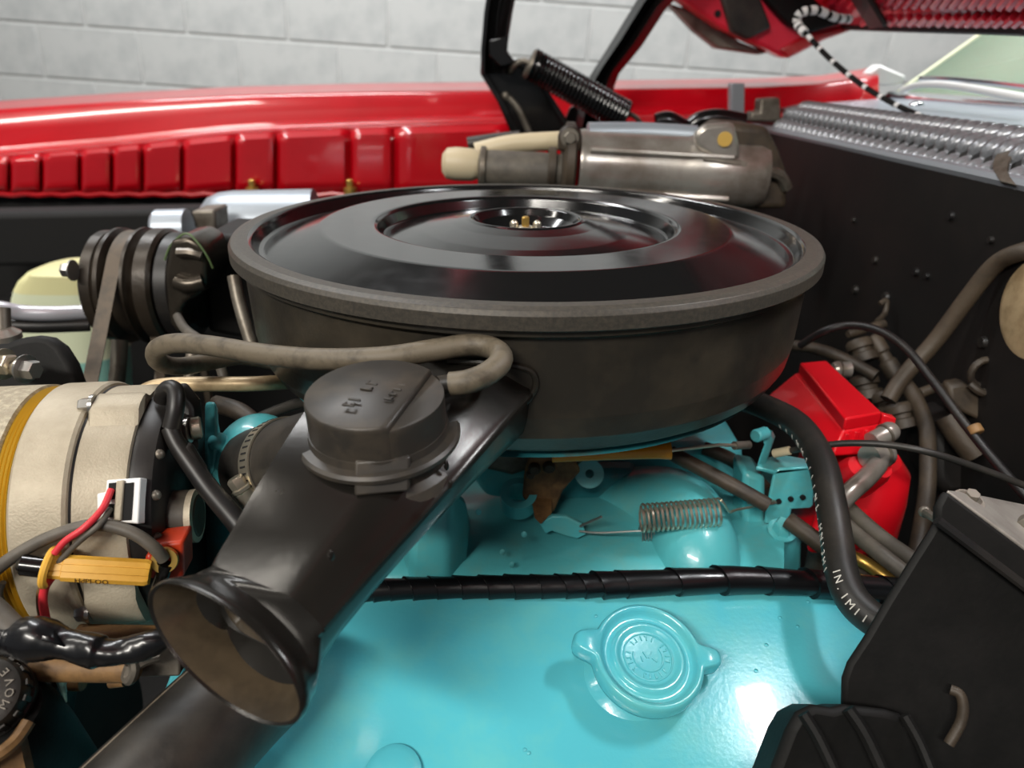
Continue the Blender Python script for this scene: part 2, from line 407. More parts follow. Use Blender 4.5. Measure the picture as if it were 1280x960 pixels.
# ---------------------------------------------------------------- wiper motor housing behind the air cleaner
WM = thing('wiper_motor', 'weathered grey cast wiper motor housing with a round ribbed barrel behind the air cleaner', 'motor', at(830, 260, Y=.34))
c0 = at(722, 207, Y=.32); c1 = at(905, 217, Y=.32); axm = (c1-c0); L = axm.length
r = 44*depth(c0)/F
link('barrel', MB().lathe([(0, 0), (r*.98, 0), (r*1.0, .004), (r*.95, .010), (r*.95, L*.72), (r*.99, L*.75), (r*.99, L+.03), (r*.9, L+.04), (0, L+.04)], c0, axm, 40), 'alu_old', WM, ang=30)
for k in (-.62, .55):
    link('barrel_rib', MB().tube([c0+axm.normalized()*(.01+i*L/14)+V((0, -r*math.cos(k)*1.0, r*math.sin(k)*1.0)) for i in range(14)], .0035, 8), 'alu_old', WM)
link('collar', MB().lathe([(0, 0), (r*.95, 0), (r*1.12, .003), (r*1.12, .011), (r*.95, .014), (0, .014)], at(702, 204, Y=.32), axm, 32), 'greasy_brown', WM)
link('collar_lug', plate([(698, 190), (698, 168), (706, 158), (720, 158), (727, 168), (727, 190)], .29, .02), 'greasy_brown', WM, bevel=.004)
link('lug_screw', MB().hexbolt(at(712, 172, Y=.289), (0, -1, 0), .0065, .006), 'steel_dull', WM)
gb = MB().prism([at(x, y, Y=.30) for x, y in [(880, 178), (905, 160), (912, 154), (960, 158), (976, 190), (985, 215), (985, 262), (880, 262)]], (0, .09, 0))
link('gearbox', gb, 'greasy_brown', WM, bevel=.010, seg=3)
link('mount_plate', plate([(868, 168), (882, 156), (918, 153), (925, 180), (926, 200), (890, 196), (872, 184)], .285, .014), 'alu_old', WM, bevel=.004)
link('mount_hole', MB().cyl(at(906, 174, Y=.283), at(906, 174, Y=.295), .0075, 14), 'brass', WM)
link('flange', MB().tube(cr([at(735, 166, Y=.335), at(800, 166, Y=.34), at(870, 170, Y=.335)]), .011, 10), 'alu_bright', WM)
link('corner_strap', MB().tube(cr([at(878, 198, Y=.29), at(930, 207, Y=.29), at(972, 218, Y=.295), at(984, 235, Y=.3)]), .006, 8), 'steel_dull', WM)
# hose and connectors at its left end
HC = thing('vacuum_canister', 'pale tan nozzle fitting with a dark rubber sleeve beside the grey motor', 'fitting', at(640, 235, Y=.34))
link('nozzle', MB().lathe([(0, 0), (.010, .001), (.0165, .006), (.0180, .016), (.0175, .034), (.014, .042), (0, .042)], at(552, 204, Y=.33), axm, 24), 'pale_plastic', HC)
link('sleeve', MB().lathe([(0, 0), (.016, 0), (.0195, .004), (.0200, .02), (.0205, .07), (.019, .097), (0, .097)], at(598, 210, Y=.33), axm, 24), 'rubber_grey', HC)
link('sleeve_clip', MB().lathe([(.021, 0), (.0235, .001), (.0235, .006), (.021, .007)], at(600, 210, Y=.33), axm, 24), 'steel_dull', HC)
link('sleeve_clip', MB().lathe([(.0215, 0), (.0245, .001), (.0245, .008), (.0215, .009)], at(684, 212, Y=.33), axm, 24), 'greasy_brown', HC)
link('pipe', MB().tube(cr([at(595, 190, Y=.36), at(640, 180, Y=.36), at(700, 176, Y=.36)]), .0105, 14), 'pale_plastic', HC)
link('hose', MB().tube(cr([at(585, 180, Y=.40), at(620, 175, Y=.40), at(650, 172, Y=.40)]), .008, 12), 'rubber', HC)
bk2 = MB().tube(cr([at(820, 153, Y=.42), at(836, 150, Y=.42), at(858, 160, Y=.42), at(876, 150, Y=.42), at(900, 147, Y=.42), at(930, 152, Y=.42)]), .010, 10)
solo('black_bracket', 'small wavy black bracket above the grey motor barrel', 'bracket', bk2, 'black_gloss')

# ---------------------------------------------------------------- firewall and cowl
FX = .36
fw = thing('firewall', 'flat black firewall panel with small plugs at the rear of the bay', 'firewall', (FX, .2, -.6))
ptop = [at(905, 156, X=FX), at(960, 166, X=FX), at(1040, 184, X=FX), at(1120, 203, X=FX), at(1200, 221, X=FX), at(1290, 242, X=FX), at(1400, 268, X=FX), at(1600, 315, X=FX)]
outl = ptop + [V((FX, -.35, -.6)), V((FX, .95, -.6))]
link('panel', MB().prism(outl, (.012, 0, 0)), 'firewall_black', fw)
link('lip', MB().tube([p+V((.004, 0, .004)) for p in ptop], .0055, 8), 'grey_paint', fw)
plugs = [(1146, 340, .004), (1095, 325, .004), (1160, 345, .003), (1230, 428, .005), (1108, 372, .006), (1070, 362, .005), (1068, 275, .003), (1190, 270, .004), (1240, 300, .003)]
for x, y, rr in plugs:
    p = at(x, y, X=FX); link('plug', MB().lathe([(0, .003), (rr*.8, .003), (rr, 0), (rr, -.002)], p, (-1, 0, 0), 12), 'black_satin', fw)
# cowl grille: one rib shape repeated along the width of the car
cw = thing('cowl_grille', 'ribbed grey cowl vent grille running along the top of the firewall', 'grille', (.41, .3, .0))
pathx = [(FX+.004, .014), (FX+.012, .026), (FX+.019, .037), (FX+.030, .046), (FX+.044, .050), (FX+.058, .050), (FX+.070, .044)]
pp = cr([V((x, 0, z)) for x, z in pathx], 14)
nn = len(pp); mb = MB()
mb.tube(pp, lambda t: 0.0024+.0056*abs(math.sin(t*math.pi*3.6+.25))**.7, 12)
rib0 = link('rib', mb, 'rib_metal', cw, ang=80)
zline = lambda Y: interp([(-.3, .005), (0.0, .003), (.3, .004), (.62, .006)], Y)
first = True; Y = -.14
while Y < .60:
    o = rib0 if first else rib0.copy()
    if not first: COL.objects.link(o); o.parent = cw; o.matrix_parent_inverse = rib0.matrix_parent_inverse.copy()
    o.location = (0, Y, zline(Y)); first = False; Y += .0176
link('tray', MB().loft([[V((x-.002, Yy, z-.004+zline(Yy))) for x, z in pathx] for Yy in (-.16, 0, .2, .4, .61)], caps=False, closed=False), 'black_satin', cw, solid=.003)
stp = cr([at(1262, 232, X=FX-.002), at(1252, 214, X=FX+.006), at(1258, 196, X=FX+.016), at(1275, 186, X=FX+.03), at(1300, 184, X=FX+.05)])
m = MB(); m.loft([[p+V((0, -.009, 0)), p+V((0, .009, 0)), p+V((.0, .009, .002))+V((-.002, 0, 0)), p+V((0, -.009, .002))+V((-.002, 0, 0))] for p in stp])
solo('cowl_strap', 'brownish metal strap wrapped over the ribbed cowl grille', 'strap', m, 'steel_dull', bevel=.0005)
# cowl top panel, wipers, windscreen
solo('cowl', 'pale silvery cowl top between the vent ribs and the windscreen', 'panel',
     MB().loft([[V((FX+.066, Y, .045)), V((FX+.10, Y, .052)), V((FX+.16, Y, .056)), V((FX+.24, Y, .062)), V((FX+.30, Y, .060))] for Y in (-.4, 0, .3, .6, .82)], caps=False, closed=False), 'alu_bright', solid=.003)
ws = thing('windscreen', 'pale green tinted windscreen glass with bright trim at the top right of the bay', 'windscreen', (FX+.3, .3, .06))
gl = [at(1092, 108, Y=.80), at(1188, 42, Y=.80)]
g0 = V((FX+.27, .80, .068)); g1 = V((FX+.27, -.8, .068)); off = V((.40, -.06, .34))
link('glass', MB().loft([[g0, g0+off*.5, g0+off], [g0.lerp(g1, .5)+V((-.03, 0, 0)), g0.lerp(g1, .5)+V((-.03, 0, 0))+off*.5, g0.lerp(g1, .5)+off], [g1, g1+off*.5, g1+off]], caps=False, closed=False), 'glass_green', ws, solid=.005)
link('trim', MB().tube([g0+V((-.002, .004, 0)), g0+off*.5+V((-.002, .004, 0)), g0+off+V((-.002, .004, 0))], .005, 10), 'jug_white', ws)
link('base_trim', MB().tube([g0+V((-.012, .0, -.002)), g0.lerp(g1, .5)+V((-.042, 0, -.002)), g1+V((-.012, 0, -.002))], .009, 10), 'chrome', ws)
wip = thing('wiper', 'bright chrome wiper arm resting at the foot of the windscreen', 'wiper', V((FX+.2, .5, .07)))
link('arm', MB().tube(cr([at(1128, 113, Y=.60), at(1150, 106, Y=.56), at(1190, 107, Y=.48), at(1290, 124, Y=.30)]), .0045, 10), 'white_paint', wip)
link('blade', MB().tube(cr([at(1150, 98, Y=.62), at(1200, 100, Y=.55), at(1290, 110, Y=.42)]), .0035, 8), 'chrome', wip)
link('pivot', MB().lathe([(0, .008), (.006, .007), (.009, .004), (.010, 0), (0, 0)], V((.555, .59, .058)), (0, 0, 1), 20), 'chrome', wip)
solo('trim_reflection', 'small trim piece painted white as a bright reflection at the rear tip of the red fender', 'trim',
     MB().prism([at(1086, 92, Y=.80), at(1100, 80, Y=.80), at(1108, 84, Y=.80), at(1134, 95, Y=.80), at(1126, 106, Y=.80), at(1096, 108, Y=.80)], (0, .03, 0)), 'white_paint', bevel=.004)  # white paint stands in for the fender corner's reflection on chrome trim

# ---------------------------------------------------------------- open hood
hd = thing('hood', 'open red hood showing its ribbed underside above the cowl', 'hood', (FX+.1, .5, .12))
HS = math.tan(math.radians(50))
rear = [at(1420, 40, X=.45), at(1280, 33, X=.47), at(1180, 32, X=.49), at(1100, 31, X=.50), at(1052, 30, X=.50)]
r0 = V((.46, -.80, rear[0].z+.02)); rr_ = [r0]+rear+[at(1040, 44, Y=.80), at(985, 72, Y=.84)]
skin = []
for p in rr_:
    y = p.y; skin.append([p, p+V((-.026, 0, .034)), p+V((-.105, 0, .13)), p+V((-.42, 0, .50)), p+V((-.78, 0, .92))])
link('underside_panel', MB().loft(skin, caps=False, closed=False), 'red_hood', hd, solid=.006)
link('added_dark_pad', MB().prism([V((.30, -.70, .305)), V((.30, .62, .305)), V((-.26, .58, .965)), V((-.26, -.66, .965))], (-.012, 0, -.010)), 'void_black', hd, bevel=.004)  # unseen pad, added so the lid's slope reflects black instead of red
link('seal', MB().tube(cr([p+V((.004, 0, -.001)) for p in rr_[:-2]], 4), .0075, 8), 'black_matte', hd)
# two rows of pressed ribs along the rear edge
def hx(x): return interp([(1052, .497), (1280, .466), (1420, .446)], x)
for x in range(1078, 1420, 12):
    X0 = hx(x)-.004
    link('rib', MB().tube([at(x, 30, X=X0), at(x+5, 26, X=X0-.006), at(x+11, 21, X=X0-.010)], .0040*(1+.0006*(x-1078)), 8), 'red_hood', hd)
for x in range(1012, 1420, 12):
    X0 = hx(x)-.022
    link('rib', MB().tube([at(x, 8, X=X0), at(x+6, 1, X=X0-.007), at(x+15, -10, X=X0-.012)], .0042*(1+.0006*(x-1078)), 8), 'red_hood', hd)
link('brace', MB().prism([at(1066, -8, X=.452), at(1090, -8, X=.448), at(1112, 30, X=.478), at(1092, 33, X=.482)], (-.006, 0, -.004)), 'rubber', hd, bevel=.003)
wl = thing('work_lamp', 'small work lamp clipped under the open hood', 'lamp', V(LAMP)+V((.02, 0, .02)))
ld = (V((.08, -.22, -.2))-V(LAMP)).normalized()
Rl = ld.to_track_quat('-Z', 'Y').to_matrix()
link('housing', MB().box(V(LAMP)-ld*.014, (.12, .07, .020), Rl), 'black_satin', wl, bevel=.003)
for sy in (-1, 1): link('clip', MB().box(V(LAMP)-ld*.026+V((.012, sy*.04, .004)), (.045, .012, .01), Rl), 'steel_dull', wl, bevel=.002)
corner = MB().prism([at(x, y, Y=.76) for x, y in [(826, -12), (852, 0), (900, 34), (940, 52), (985, 73), (1040, 40), (1075, 34), (1040, 10), (1000, -10)]], (0, .05, 0))
link('corner_flange', corner, 'red_hood', hd, bevel=.006)
link('corner_pad', MB().prism([at(x, y, Y=.745) for x, y in [(900, -10), (948, -10), (965, 34), (935, 50), (915, 40)]], (0, .02, 0)), 'rubber', hd, bevel=.004)
link('corner_recess', MB().prism([at(x, y, Y=.74) for x, y in [(950, -10), (1010, -10), (1052, 30), (1010, 42), (985, 30), (968, 12)]], (0, .025, 0)), 'black_matte', hd, bevel=.004)
link('hinge_bracket', MB().prism([at(x, y, Y=.80) for x, y in [(836, 4), (870, 14), (925, 52), (960, 66), (950, 68), (896, 60), (868, 38)]], (0, .03, 0)), 'steel_dull', hd, bevel=.004)
link('hole', MB().cyl(at(897, 17, Y=.757), at(897, 17, Y=.765), .005, 12), 'black_matte', hd)
link('edge_strip', MB().prism([at(x, y, Y=.755) for x, y in [(985, 73), (975, 62), (1010, 42), (1060, 32), (1078, 33), (1030, 50), (1000, 66)]], (0, .05, 0)), 'red_paint', hd, bevel=.003)
# braided ground strap
gs = cr([at(1062, 24, Y=.62), at(1045, 22, Y=.61), at(1020, 13, Y=.6), at(1000, 17, Y=.6), at(997, 30, Y=.6), at(1010, 45, Y=.58), at(1040, 76, Y=.54), at(1080, 108, Y=.48), at(1120, 131, Y=.42), at(1168, 153, Y=.34)], 10)
m = MB(); n = len(gs)
for i in range(n-1):
    m.cur = 1 if (i % 5 < (3 if i < 52 else 1)) else 0
    m.tube(gs[i:i+2], (.0058 if m.cur else .0050) if i < 48 else .0034, 8)
solo('ground_strap', 'black and white braided ground strap looping from the hood down to the cowl', 'strap', m, ['black_matte', 'white_paint'])
# ================================================================ AIR CLEANER
AC = thing('air_cleaner', 'large round black air cleaner with a flared snorkel on top of the turquoise engine', 'air cleaner', (0, 0, -.09))
lid = [(0, -.006), (.012, -.006), (.026, -.005), (.033, .001), (.0355, .0055), (.0375, .0062), (.040, .0052), (.050, .0030), (.070, -.0005), (.090, -.0050), (.0945, -.0058), (.0965, -.0050), (.0990, .0020), (.1010, .0036), (.1030, .0040), (.1340, .0040), (.1360, .0036), (.1690, -.0074), (.1705, -.0078), (.173, -.0070), (.1755, -.0020), (.1765, .0004), (.1785, .0015), (.185, .0016), (.1885, .0005), (.190, -.0018), (.190, -.0085), (.1885, -.0095), (.186, -.0095), (.185, -.006)]
link('lid', MB().lathe(tight(lid[:23]), (0, 0, 0), (0, 0, 1), 160), 'lid_black', AC, ang=60)
link('lid_rim', MB().lathe(tight(lid[22:], .0003), (0, 0, 0), (0, 0, 1), 160), 'rim_black', AC, ang=50)
body = [(.1865, -.006), (.1865, -.0125), (.1845, -.0135), (.1825, -.015), (.182, -.030), (.181, -.056), (.179, -.068), (.174, -.077), (.168, -.081), (.160, -.082), (.152, -.080), (.148, -.0785), (.09, -.0785), (.06, -.083), (.0, -.083)]
link('body', MB().lathe(tight(body), (0, 0, 0), (0, 0, 1), 160), 'body_black', AC, ang=50)
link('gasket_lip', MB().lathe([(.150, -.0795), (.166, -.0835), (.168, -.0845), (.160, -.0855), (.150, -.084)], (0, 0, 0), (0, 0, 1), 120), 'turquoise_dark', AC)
# wing nut
link('stud', MB().cyl((0, 0, -.008), (0, 0, .0065), .0026, 14, .0008), 'brass', AC)
link('wing_nut', MB().cyl((0, 0, -.006), (0, 0, .000), .0058, 16, .001).sph((-.0078, 0, .0008), .0030, 8, (1, .7, 1.1)).sph((.0078, 0, .0008), .0030, 8, (1, .7, 1.1)), 'zinc', AC)
# ---- snorkel
secs = [  # left edge px, right seam px, seam height, crown, depth below seam
    ((432, 470), (672, 478), -.040, .012, .030), ((412, 500), (655, 497), -.041, .012, .028), ((378, 545), (612, 545), -.0455, .012, .023),
    ((345, 597), (566, 598), -.0525, .0115, .019), ((312, 650), (516, 654), -.0605, .0105, .017), ((290, 688), (468, 707), -.0680, .0095, .017),
    ((274, 712), (428, 752), -.0730, .0085, .018), ((266, 726), (402, 782), -.0757, .0077, .021)]
def ring_sec(L, Rr, crown, dep, n=40):
    c = (L+Rr)/2; hw = (Rr-L)/2; zc = V((0, 0, 1)); out = []
    tab = [(-1.0, .0), (-.995, .50), (-.98, .82), (-.95, .95), (-.86, 1.0), (-.2, 1.0), (.30, 1.0), (.45, .985), (.56, .93), (.68, .74), (.80, .46), (.92, .18), (.985, .06), (1.0, .0)]
    for u, h in tab: out.append(c+hw*u+zc*crown*h)
    # outward seam flange on the right
    out.append(c+hw*1.045-zc*.0005); out.append(c+hw*1.045-zc*.0025); out.append(c+hw*.99-zc*.0032)
    for u, h in [(.985, -.25), (.965, -.55), (.92, -.80), (.82, -.95), (.6, -1.), (0, -1.), (-.6, -1.), (-.85, -.93), (-.96, -.7), (-1.0, -.35)]: out.append(c+hw*u+zc*dep*h)
    return out
rings = []
for l, r, z, cw_, dp in secs:
    rings.append(ring_sec(at(*l, Z=z), at(*r, Z=z), cw_, dp))
# throat and flared mouth
MC = V((-.1040, -.3005, -.0860)); MU = V((.90, -.43, 0))*.0325; MV = V((-.0092, .0082, .0200)); MN = MU.cross(MV).normalized()
if MN.y > 0: MN = -MN
def angs(n):  # angles matching the order of ring_sec: left -> over the top -> right -> underneath
    return [math.pi - 2*math.pi*(i+.0)/n for i in range(n)]
nr = len(rings[0]); NM = 72
def mring(k, s, n=NM): return [MC-MN*s+MU*k*math.cos(2*math.pi*i/n)+MV*k*math.sin(2*math.pi*i/n) for i in range(n)]
def resamp(ring, k=1.0):
    hw = (ring[13]-ring[0])/2; c = (ring[0]+ring[13])/2 + V((0, 0, -.006)); h0 = .016
    poly = [((p-c).dot(hw)/hw.dot(hw), (p-c).z/h0) for p in ring]; out = []
    for i in range(NM):
        t = 2*math.pi*i/NM; dx, dy = math.cos(t), math.sin(t); best = 0
        for (x0, y0), (x1, y1) in zip(poly, poly[1:]+poly[:1]):
            den = dx*(y1-y0)-dy*(x1-x0)
            if abs(den) < 1e-9: continue
            u = (x0*(y1-y0)-y0*(x1-x0))/den; w_ = (x0*dy-y0*dx)/den
            if u > 0 and -1e-6 <= w_ <= 1+1e-6: best = max(best, u)
        out.append(c+hw*dx*best*k+V((0, 0, 1))*h0*dy*best*k)
    return out
def mixr(a, b, t): return [p.lerp(q, t) for p, q in zip(a, b)]
endr = resamp(rings[-1])
SN = link('snorkel', MB().loft(rings, caps=False), 'snorkel_black', AC, ang=35)
nk = mring(.93, .009)
link('mouth_flare', MB().loft([mring(k, s_) for k, s_ in ((.97, -.0012), (1.0, -.0022), (1.018, -.0018), (1.025, .0002), (1.015, .0020), (.985, .0035), (.955, .0060))] + [mixr(nk, endr, t) for t in (0, .2, .4, .6, .8, .95, 1.0)], caps=False), 'snorkel_black', SN, ang=50)
lining = [mring(k, s_) for k, s_ in ((.972, -.0012), (.93, .0008), (.87, .0040), (.80, .0085), (.74, .014), (.71, .019))]
link('mouth_lining', MB().loft(lining, caps=False), 'dusty_brown', SN, ang=50)
link('throat', MB().loft([lining[-1], mixr(lining[-1], resamp(rings[-1], .80), .8), resamp(rings[-2], .84), resamp(rings[-3], .86), resamp(rings[-5], .86), [sum(rings[-5], V())/nr]*NM], caps=False), 'dusty_brown', SN, ang=60)
link('seam', MB().tube(lining[-1], .0006, 6, closed=True), 'black_matte', SN)
# weld flange on the body where the snorkel enters
fpts = []
for x, y in [(560, 452), (600, 452), (640, 457), (664, 464), (670, 480), (664, 494), (655, 505)]:
    d = FW + RT*((x-640.0)/F) + UP*((480.0-y)/F)
    aa = d.x**2+d.y**2; bb = 2*(CAM.x*d.x+CAM.y*d.y); cc = CAM.x**2+CAM.y**2-.1825**2
    t = (-bb-math.sqrt(bb*bb-4*aa*cc))/(2*aa); fpts.append(CAM+d*t)
link('weld_bead', MB().tube(cr(fpts), .0016, 8), 'body_black', SN)
# drops of paint on the shoulder
for x, y, l in ((414, 694, 12), (558, 582, 9), (563, 606, 8)):
    p = at(x, y, D=depth(at(x, y, Z=-.046)))
    link('paint_run', MB().sph(p, .0013, 10, (.8, .8, 1.6)), 'snorkel_black', SN)
# ---- vacuum motor cap on the snorkel
cc0 = at(468, 489, Z=-.0205); cax = V((-.03, -.10, 1)).normalized(); crd = .0275
CP = link('motor_base', MB().lathe(tight([(0, -.014), (.0280, -.0150), (.0285, -.0180), (.0318, -.0184), (.0330, -.0195), (.0330, -.0212), (.0315, -.0222), (.0296, -.0232), (.0296, -.0275), (.0325, -.0300), (.0345, -.0340), (0, -.0340)], .0003), cc0, cax, 64), 'cap_grey', AC, ang=30)
chd = (at(490, 520, Z=-.0205)-at(548, 458, Z=-.0205)); chd.z = 0; chd.normalize()
nrm = V((-chd.y, chd.x, 0))
if nrm.x > 0: nrm = -nrm
mid = at(519, 489, Z=-.0205); dd = (mid-cc0).dot(-nrm)
ac_ = math.acos(max(-1, min(1, dd/crd)))
def seg(a0, a1, r, n=40): return [cc0 + (-nrm*math.cos(a0+(a1-a0)*i/n)+(cax.cross(-nrm))*math.sin(a0+(a1-a0)*i/n))*r for i in range(n+1)]
big = seg(ac_, 2*math.pi-ac_, crd); small = seg(-ac_, ac_, crd)
def puck(pts, ht, hb, rnd):
    c = sum(pts, V())/len(pts)
    rr = []
    for k, dz in ((.965, 0), (.985, -.0004), (.997, -.0012), (1, -.0024)): rr.append([c+(p-c)*k+cax*(ht+dz) for p in pts])
    rr.append([p+cax*hb for p in pts]); return MB().loft(rr)
link('cap_cover', puck(big, 0., -.0165, 0), 'cap_grey', CP, ang=60)
link('cap_segment', puck(small, -.0022, -.0165, 0), 'cap_grey', CP, ang=60)
link('tab', MB().prism([cc0+cax*(-.0165)+q for q in (V((-.004, -.0285, 0)), V((.016, -.0245, 0)), V((.016, -.030, -.012)), V((-.004, -.034, -.012)))], (0, .006, 0)), 'cap_grey', CP, bevel=.001)
# embossed marks on the cap
yd = nrm*1.0; xd = -chd
em = MB()
for row, n0, off, st, wd in ((0, 7, .0035, .0052, .0050), (1, 5, -.0085, .0046, .0034)):
    for i in range(n0):
        if row == 0 and i == 2: continue
        p = cc0 + xd*((i-n0/2+.5)*st+(0 if row == 0 else .003)) + yd*off
        Rm = Matrix((xd, nrm, cax)).transposed()
        em.box(p+cax*.0005, (.0011, wd, .0008), Rm)
        if i % 2 == row: em.box(p+cax*.0005+nrm*wd*.35+xd*.001, (.0026, .0009, .0008), Rm)
        if i % 3 == 0: em.box(p+cax*.0005-nrm*wd*.35+xd*.001, (.0026, .0009, .0008), Rm)
link('embossed_marks', em, 'cap_grey', CP, bevel=.0002)
link('cap_dot', MB().sph(at(466, 479, Z=-.0205), .0012, 8, (1, 1, .5)), 'steel_dull', CP)
link('hose_nipple', MB().cyl(at(546, 482, Z=-.029), at(580, 477, Z=-.030), .0042, 14), 'cap_grey', CP)

# vacuum hose
vh = [(563, 480, .297), (585, 477, .296), (606, 469, .298), (623, 456, .303), (626, 444, .310), (612, 434, .318), (585, 431, .320), (540, 438, .318), (480, 447, .316), (400, 449, .322), (330, 443, .335), (262, 432, .352), (218, 429, .364), (196, 437, .375), (199, 452, .388), (224, 458, .40), (262, 452, .418), (300, 446, .435), (340, 452, .45)]
solo('vacuum_hose', 'dusty grey rubber vacuum hose looping from the snorkel cap around the air cleaner', 'hose',
     MB().tube(cr([at(x, y, D=d) for x, y, d in vh], 8), .0051, 16), 'hose_grey')

# ================================================================ VALVE COVER
yb, zb = -.150, -.183
tl = math.radians(18); dirv = V((0, -math.cos(tl), -math.sin(tl))); nv = V((0, -math.sin(tl), math.cos(tl)))
VX0, VX1 = -.192, .222
vo = V((0, yb, zb))
prof = [(-.012, -.05), (-.010, -.012), (-.006, -.004), (.003, -.0005), (.016, 0), (.05, .0), (.095, 0), (.120, -.001), (.135, -.006), (.144, -.018), (.150, -.06)]
def vp(x, s, h): return vo+V((x, 0, 0))+dirv*s+nv*h
vr = []
for x, inset, drop in ((VX0, .016, .030), (VX0+.003, .008, .014), (VX0+.010, .003, .004), (VX0+.022, .0, .0), (0, 0, 0), (VX1-.022, 0, 0), (VX1-.010, .003, .004), (VX1-.003, .008, .014), (VX1, .016, .030)):
    r = []
    for s, h in prof:
        ss = s + (inset if s < .05 else -inset)*1.0
        r.append(vp(x, ss, h-drop if h > -.045 else h))
    vr.append(r)
vr2 = [[p for p in r] for r in vr]
VC = thing('valve_cover', 'bright turquoise painted valve cover with a flat sloping top', 'valve cover', (0, -.22, -.28))
link('cover', MB().loft(vr2, caps=False, closed=False), 'turquoise', VC, subsurf=1, ang=180)
link('end_cap', MB().loft([vr2[0], [V((VX0-.001, p.y, zb-.11)) for p in vr2[0]]], caps=False, closed=False), 'turquoise', VC)
link('end_cap', MB().loft([vr2[-1], [V((VX1+.001, p.y, zb-.11)) for p in vr2[-1]]], caps=False, closed=False), 'turquoise', VC)
link('flange', MB().box(vp(0, .07, -.066), (VX1-VX0+.02, .185, .012), Matrix.Rotation(tl, 3, 'X')), 'turquoise', VC, bevel=.003)
def on_cover(x, y):
    d = FW + RT*((x-640.0)/F) + UP*((480.0-y)/F); t = (vo-CAM).dot(nv)/d.dot(nv); return CAM+d*t
p = on_cover(492, 968)
link('boss', MB().lathe([(0, .004), (.010, .004), (.0135, .002), (.0145, -.002)], p, nv, 28), 'turquoise', VC)
# droplets and paint specks on the cover
for x, y in ((656, 937), (661, 941), (1010, 752), (997, 783), (958, 806), (945, 838), (975, 772), (745, 770)):
    q = on_cover(x, y)
    link('droplet', MB().sph(q, .0011, 6, (1, 1, .5)), 'turquoise', VC)

# oil filler cap
oc = on_cover(800, 842) + nv*.0; an = (nv+V((.10, 0, .0))).normalized()
OC = thing('oil_filler_cap', 'round turquoise oil filler cap with two finger lugs on the valve cover', 'oil cap', oc)
link('neck', MB().lathe([(.017, -.006), (.0175, .004), (.019, .010), (.0, .010)], oc, an, 40), 'turquoise_cast', OC)
link('cup', MB().lathe([(.030, -.003), (.0235, .0005), (.0215, .003), (.0195, .006)], oc, an, 48), 'turquoise', OC)
top = oc+an*.022
ca = V((1, 0, 0)) - an*an.x; ca.normalize(); cb = an.cross(ca)
R0 = .0292
def capr(th):
    d1 = math.atan2(math.sin(th-math.radians(170)), math.cos(th-math.radians(170))); d2 = math.atan2(math.sin(th-math.radians(2)), math.cos(th-math.radians(2)))
    return R0 + .0105*math.exp(-(d1/.20)**4)*1.0 + .0098*math.exp(-(d2/.17)**4)
n = 144; profc = [(.94, -.0115), (.985, -.0110), (1.0, -.0085), (1.0, -.0035), (.975, -.0008), (.93, 0)]
rg = [[top+an*h+(ca*math.cos(2*math.pi*k/n)+cb*math.sin(2*math.pi*k/n))*capr(2*math.pi*k/n)*s for k in range(n)] for s, h in profc]
for rr2, h in ((.0262, -.0003), (.0250, -.0016), (.0240, -.0040), (.0228, -.0048), (.0205, -.0048), (.0196, -.0040), (.0188, -.0026), (.0178, -.0022), (.0160, -.0026), (.0152, -.0036), (.0140, -.0038), (.0000, -.0038)):
    rg.append([top+an*h+(ca*math.cos(2*math.pi*k/n)+cb*math.sin(2*math.pi*k/n))*max(rr2, .0001) for k in range(n)])
link('cap_shell', MB().loft(rg, caps=False), 'turquoise', OC, ang=60)
link('emboss_ring', MB().tube([top+an*-.0036+(ca*math.cos(t)+cb*math.sin(t))*.0078 for t in [math.pi*.9+i*math.pi*1.3/24 for i in range(25)]], .00055, 6), 'turquoise', OC)
link('emboss_ring', MB().tube([top+an*-.0036+(ca*math.cos(t)+cb*math.sin(t))*.0128 for t in [i*2*math.pi/40 for i in range(40)]], .0005, 6, closed=True), 'turquoise', OC)
em = MB()
for i in range(22):
    t = i*2*math.pi/22+.1; e1 = ca*math.cos(t)+cb*math.sin(t); e2 = an.cross(e1)
    Rm = Matrix((e2, e1, an)).transposed()
    if i in (3, 9, 14, 20): continue
    em.box(top+e1*.0104+an*-.0036, (.0006, .0026, .0008), Rm)
    if i % 2: em.box(top+e1*(.0104+.001*(-1)**(i//2))+e2*.0005+an*-.0036, (.0013, .0005, .0008), Rm)
for dx, dy, l, a_ in ((-.0015, .001, .004, .5), (.0012, .0012, .0042, -.5), (.0032, -.0015, .0032, .9), (-.0035, -.0012, .003, .2)):
    e1 = ca*math.cos(a_)+cb*math.sin(a_); e2 = an.cross(e1)
    em.box(top+ca*dx+cb*dy+an*-.0036, (.0007, l, .0008), Matrix((e1, e2, an)).transposed())
link('embossed_marks', em, 'turquoise', OC, bevel=.00015)

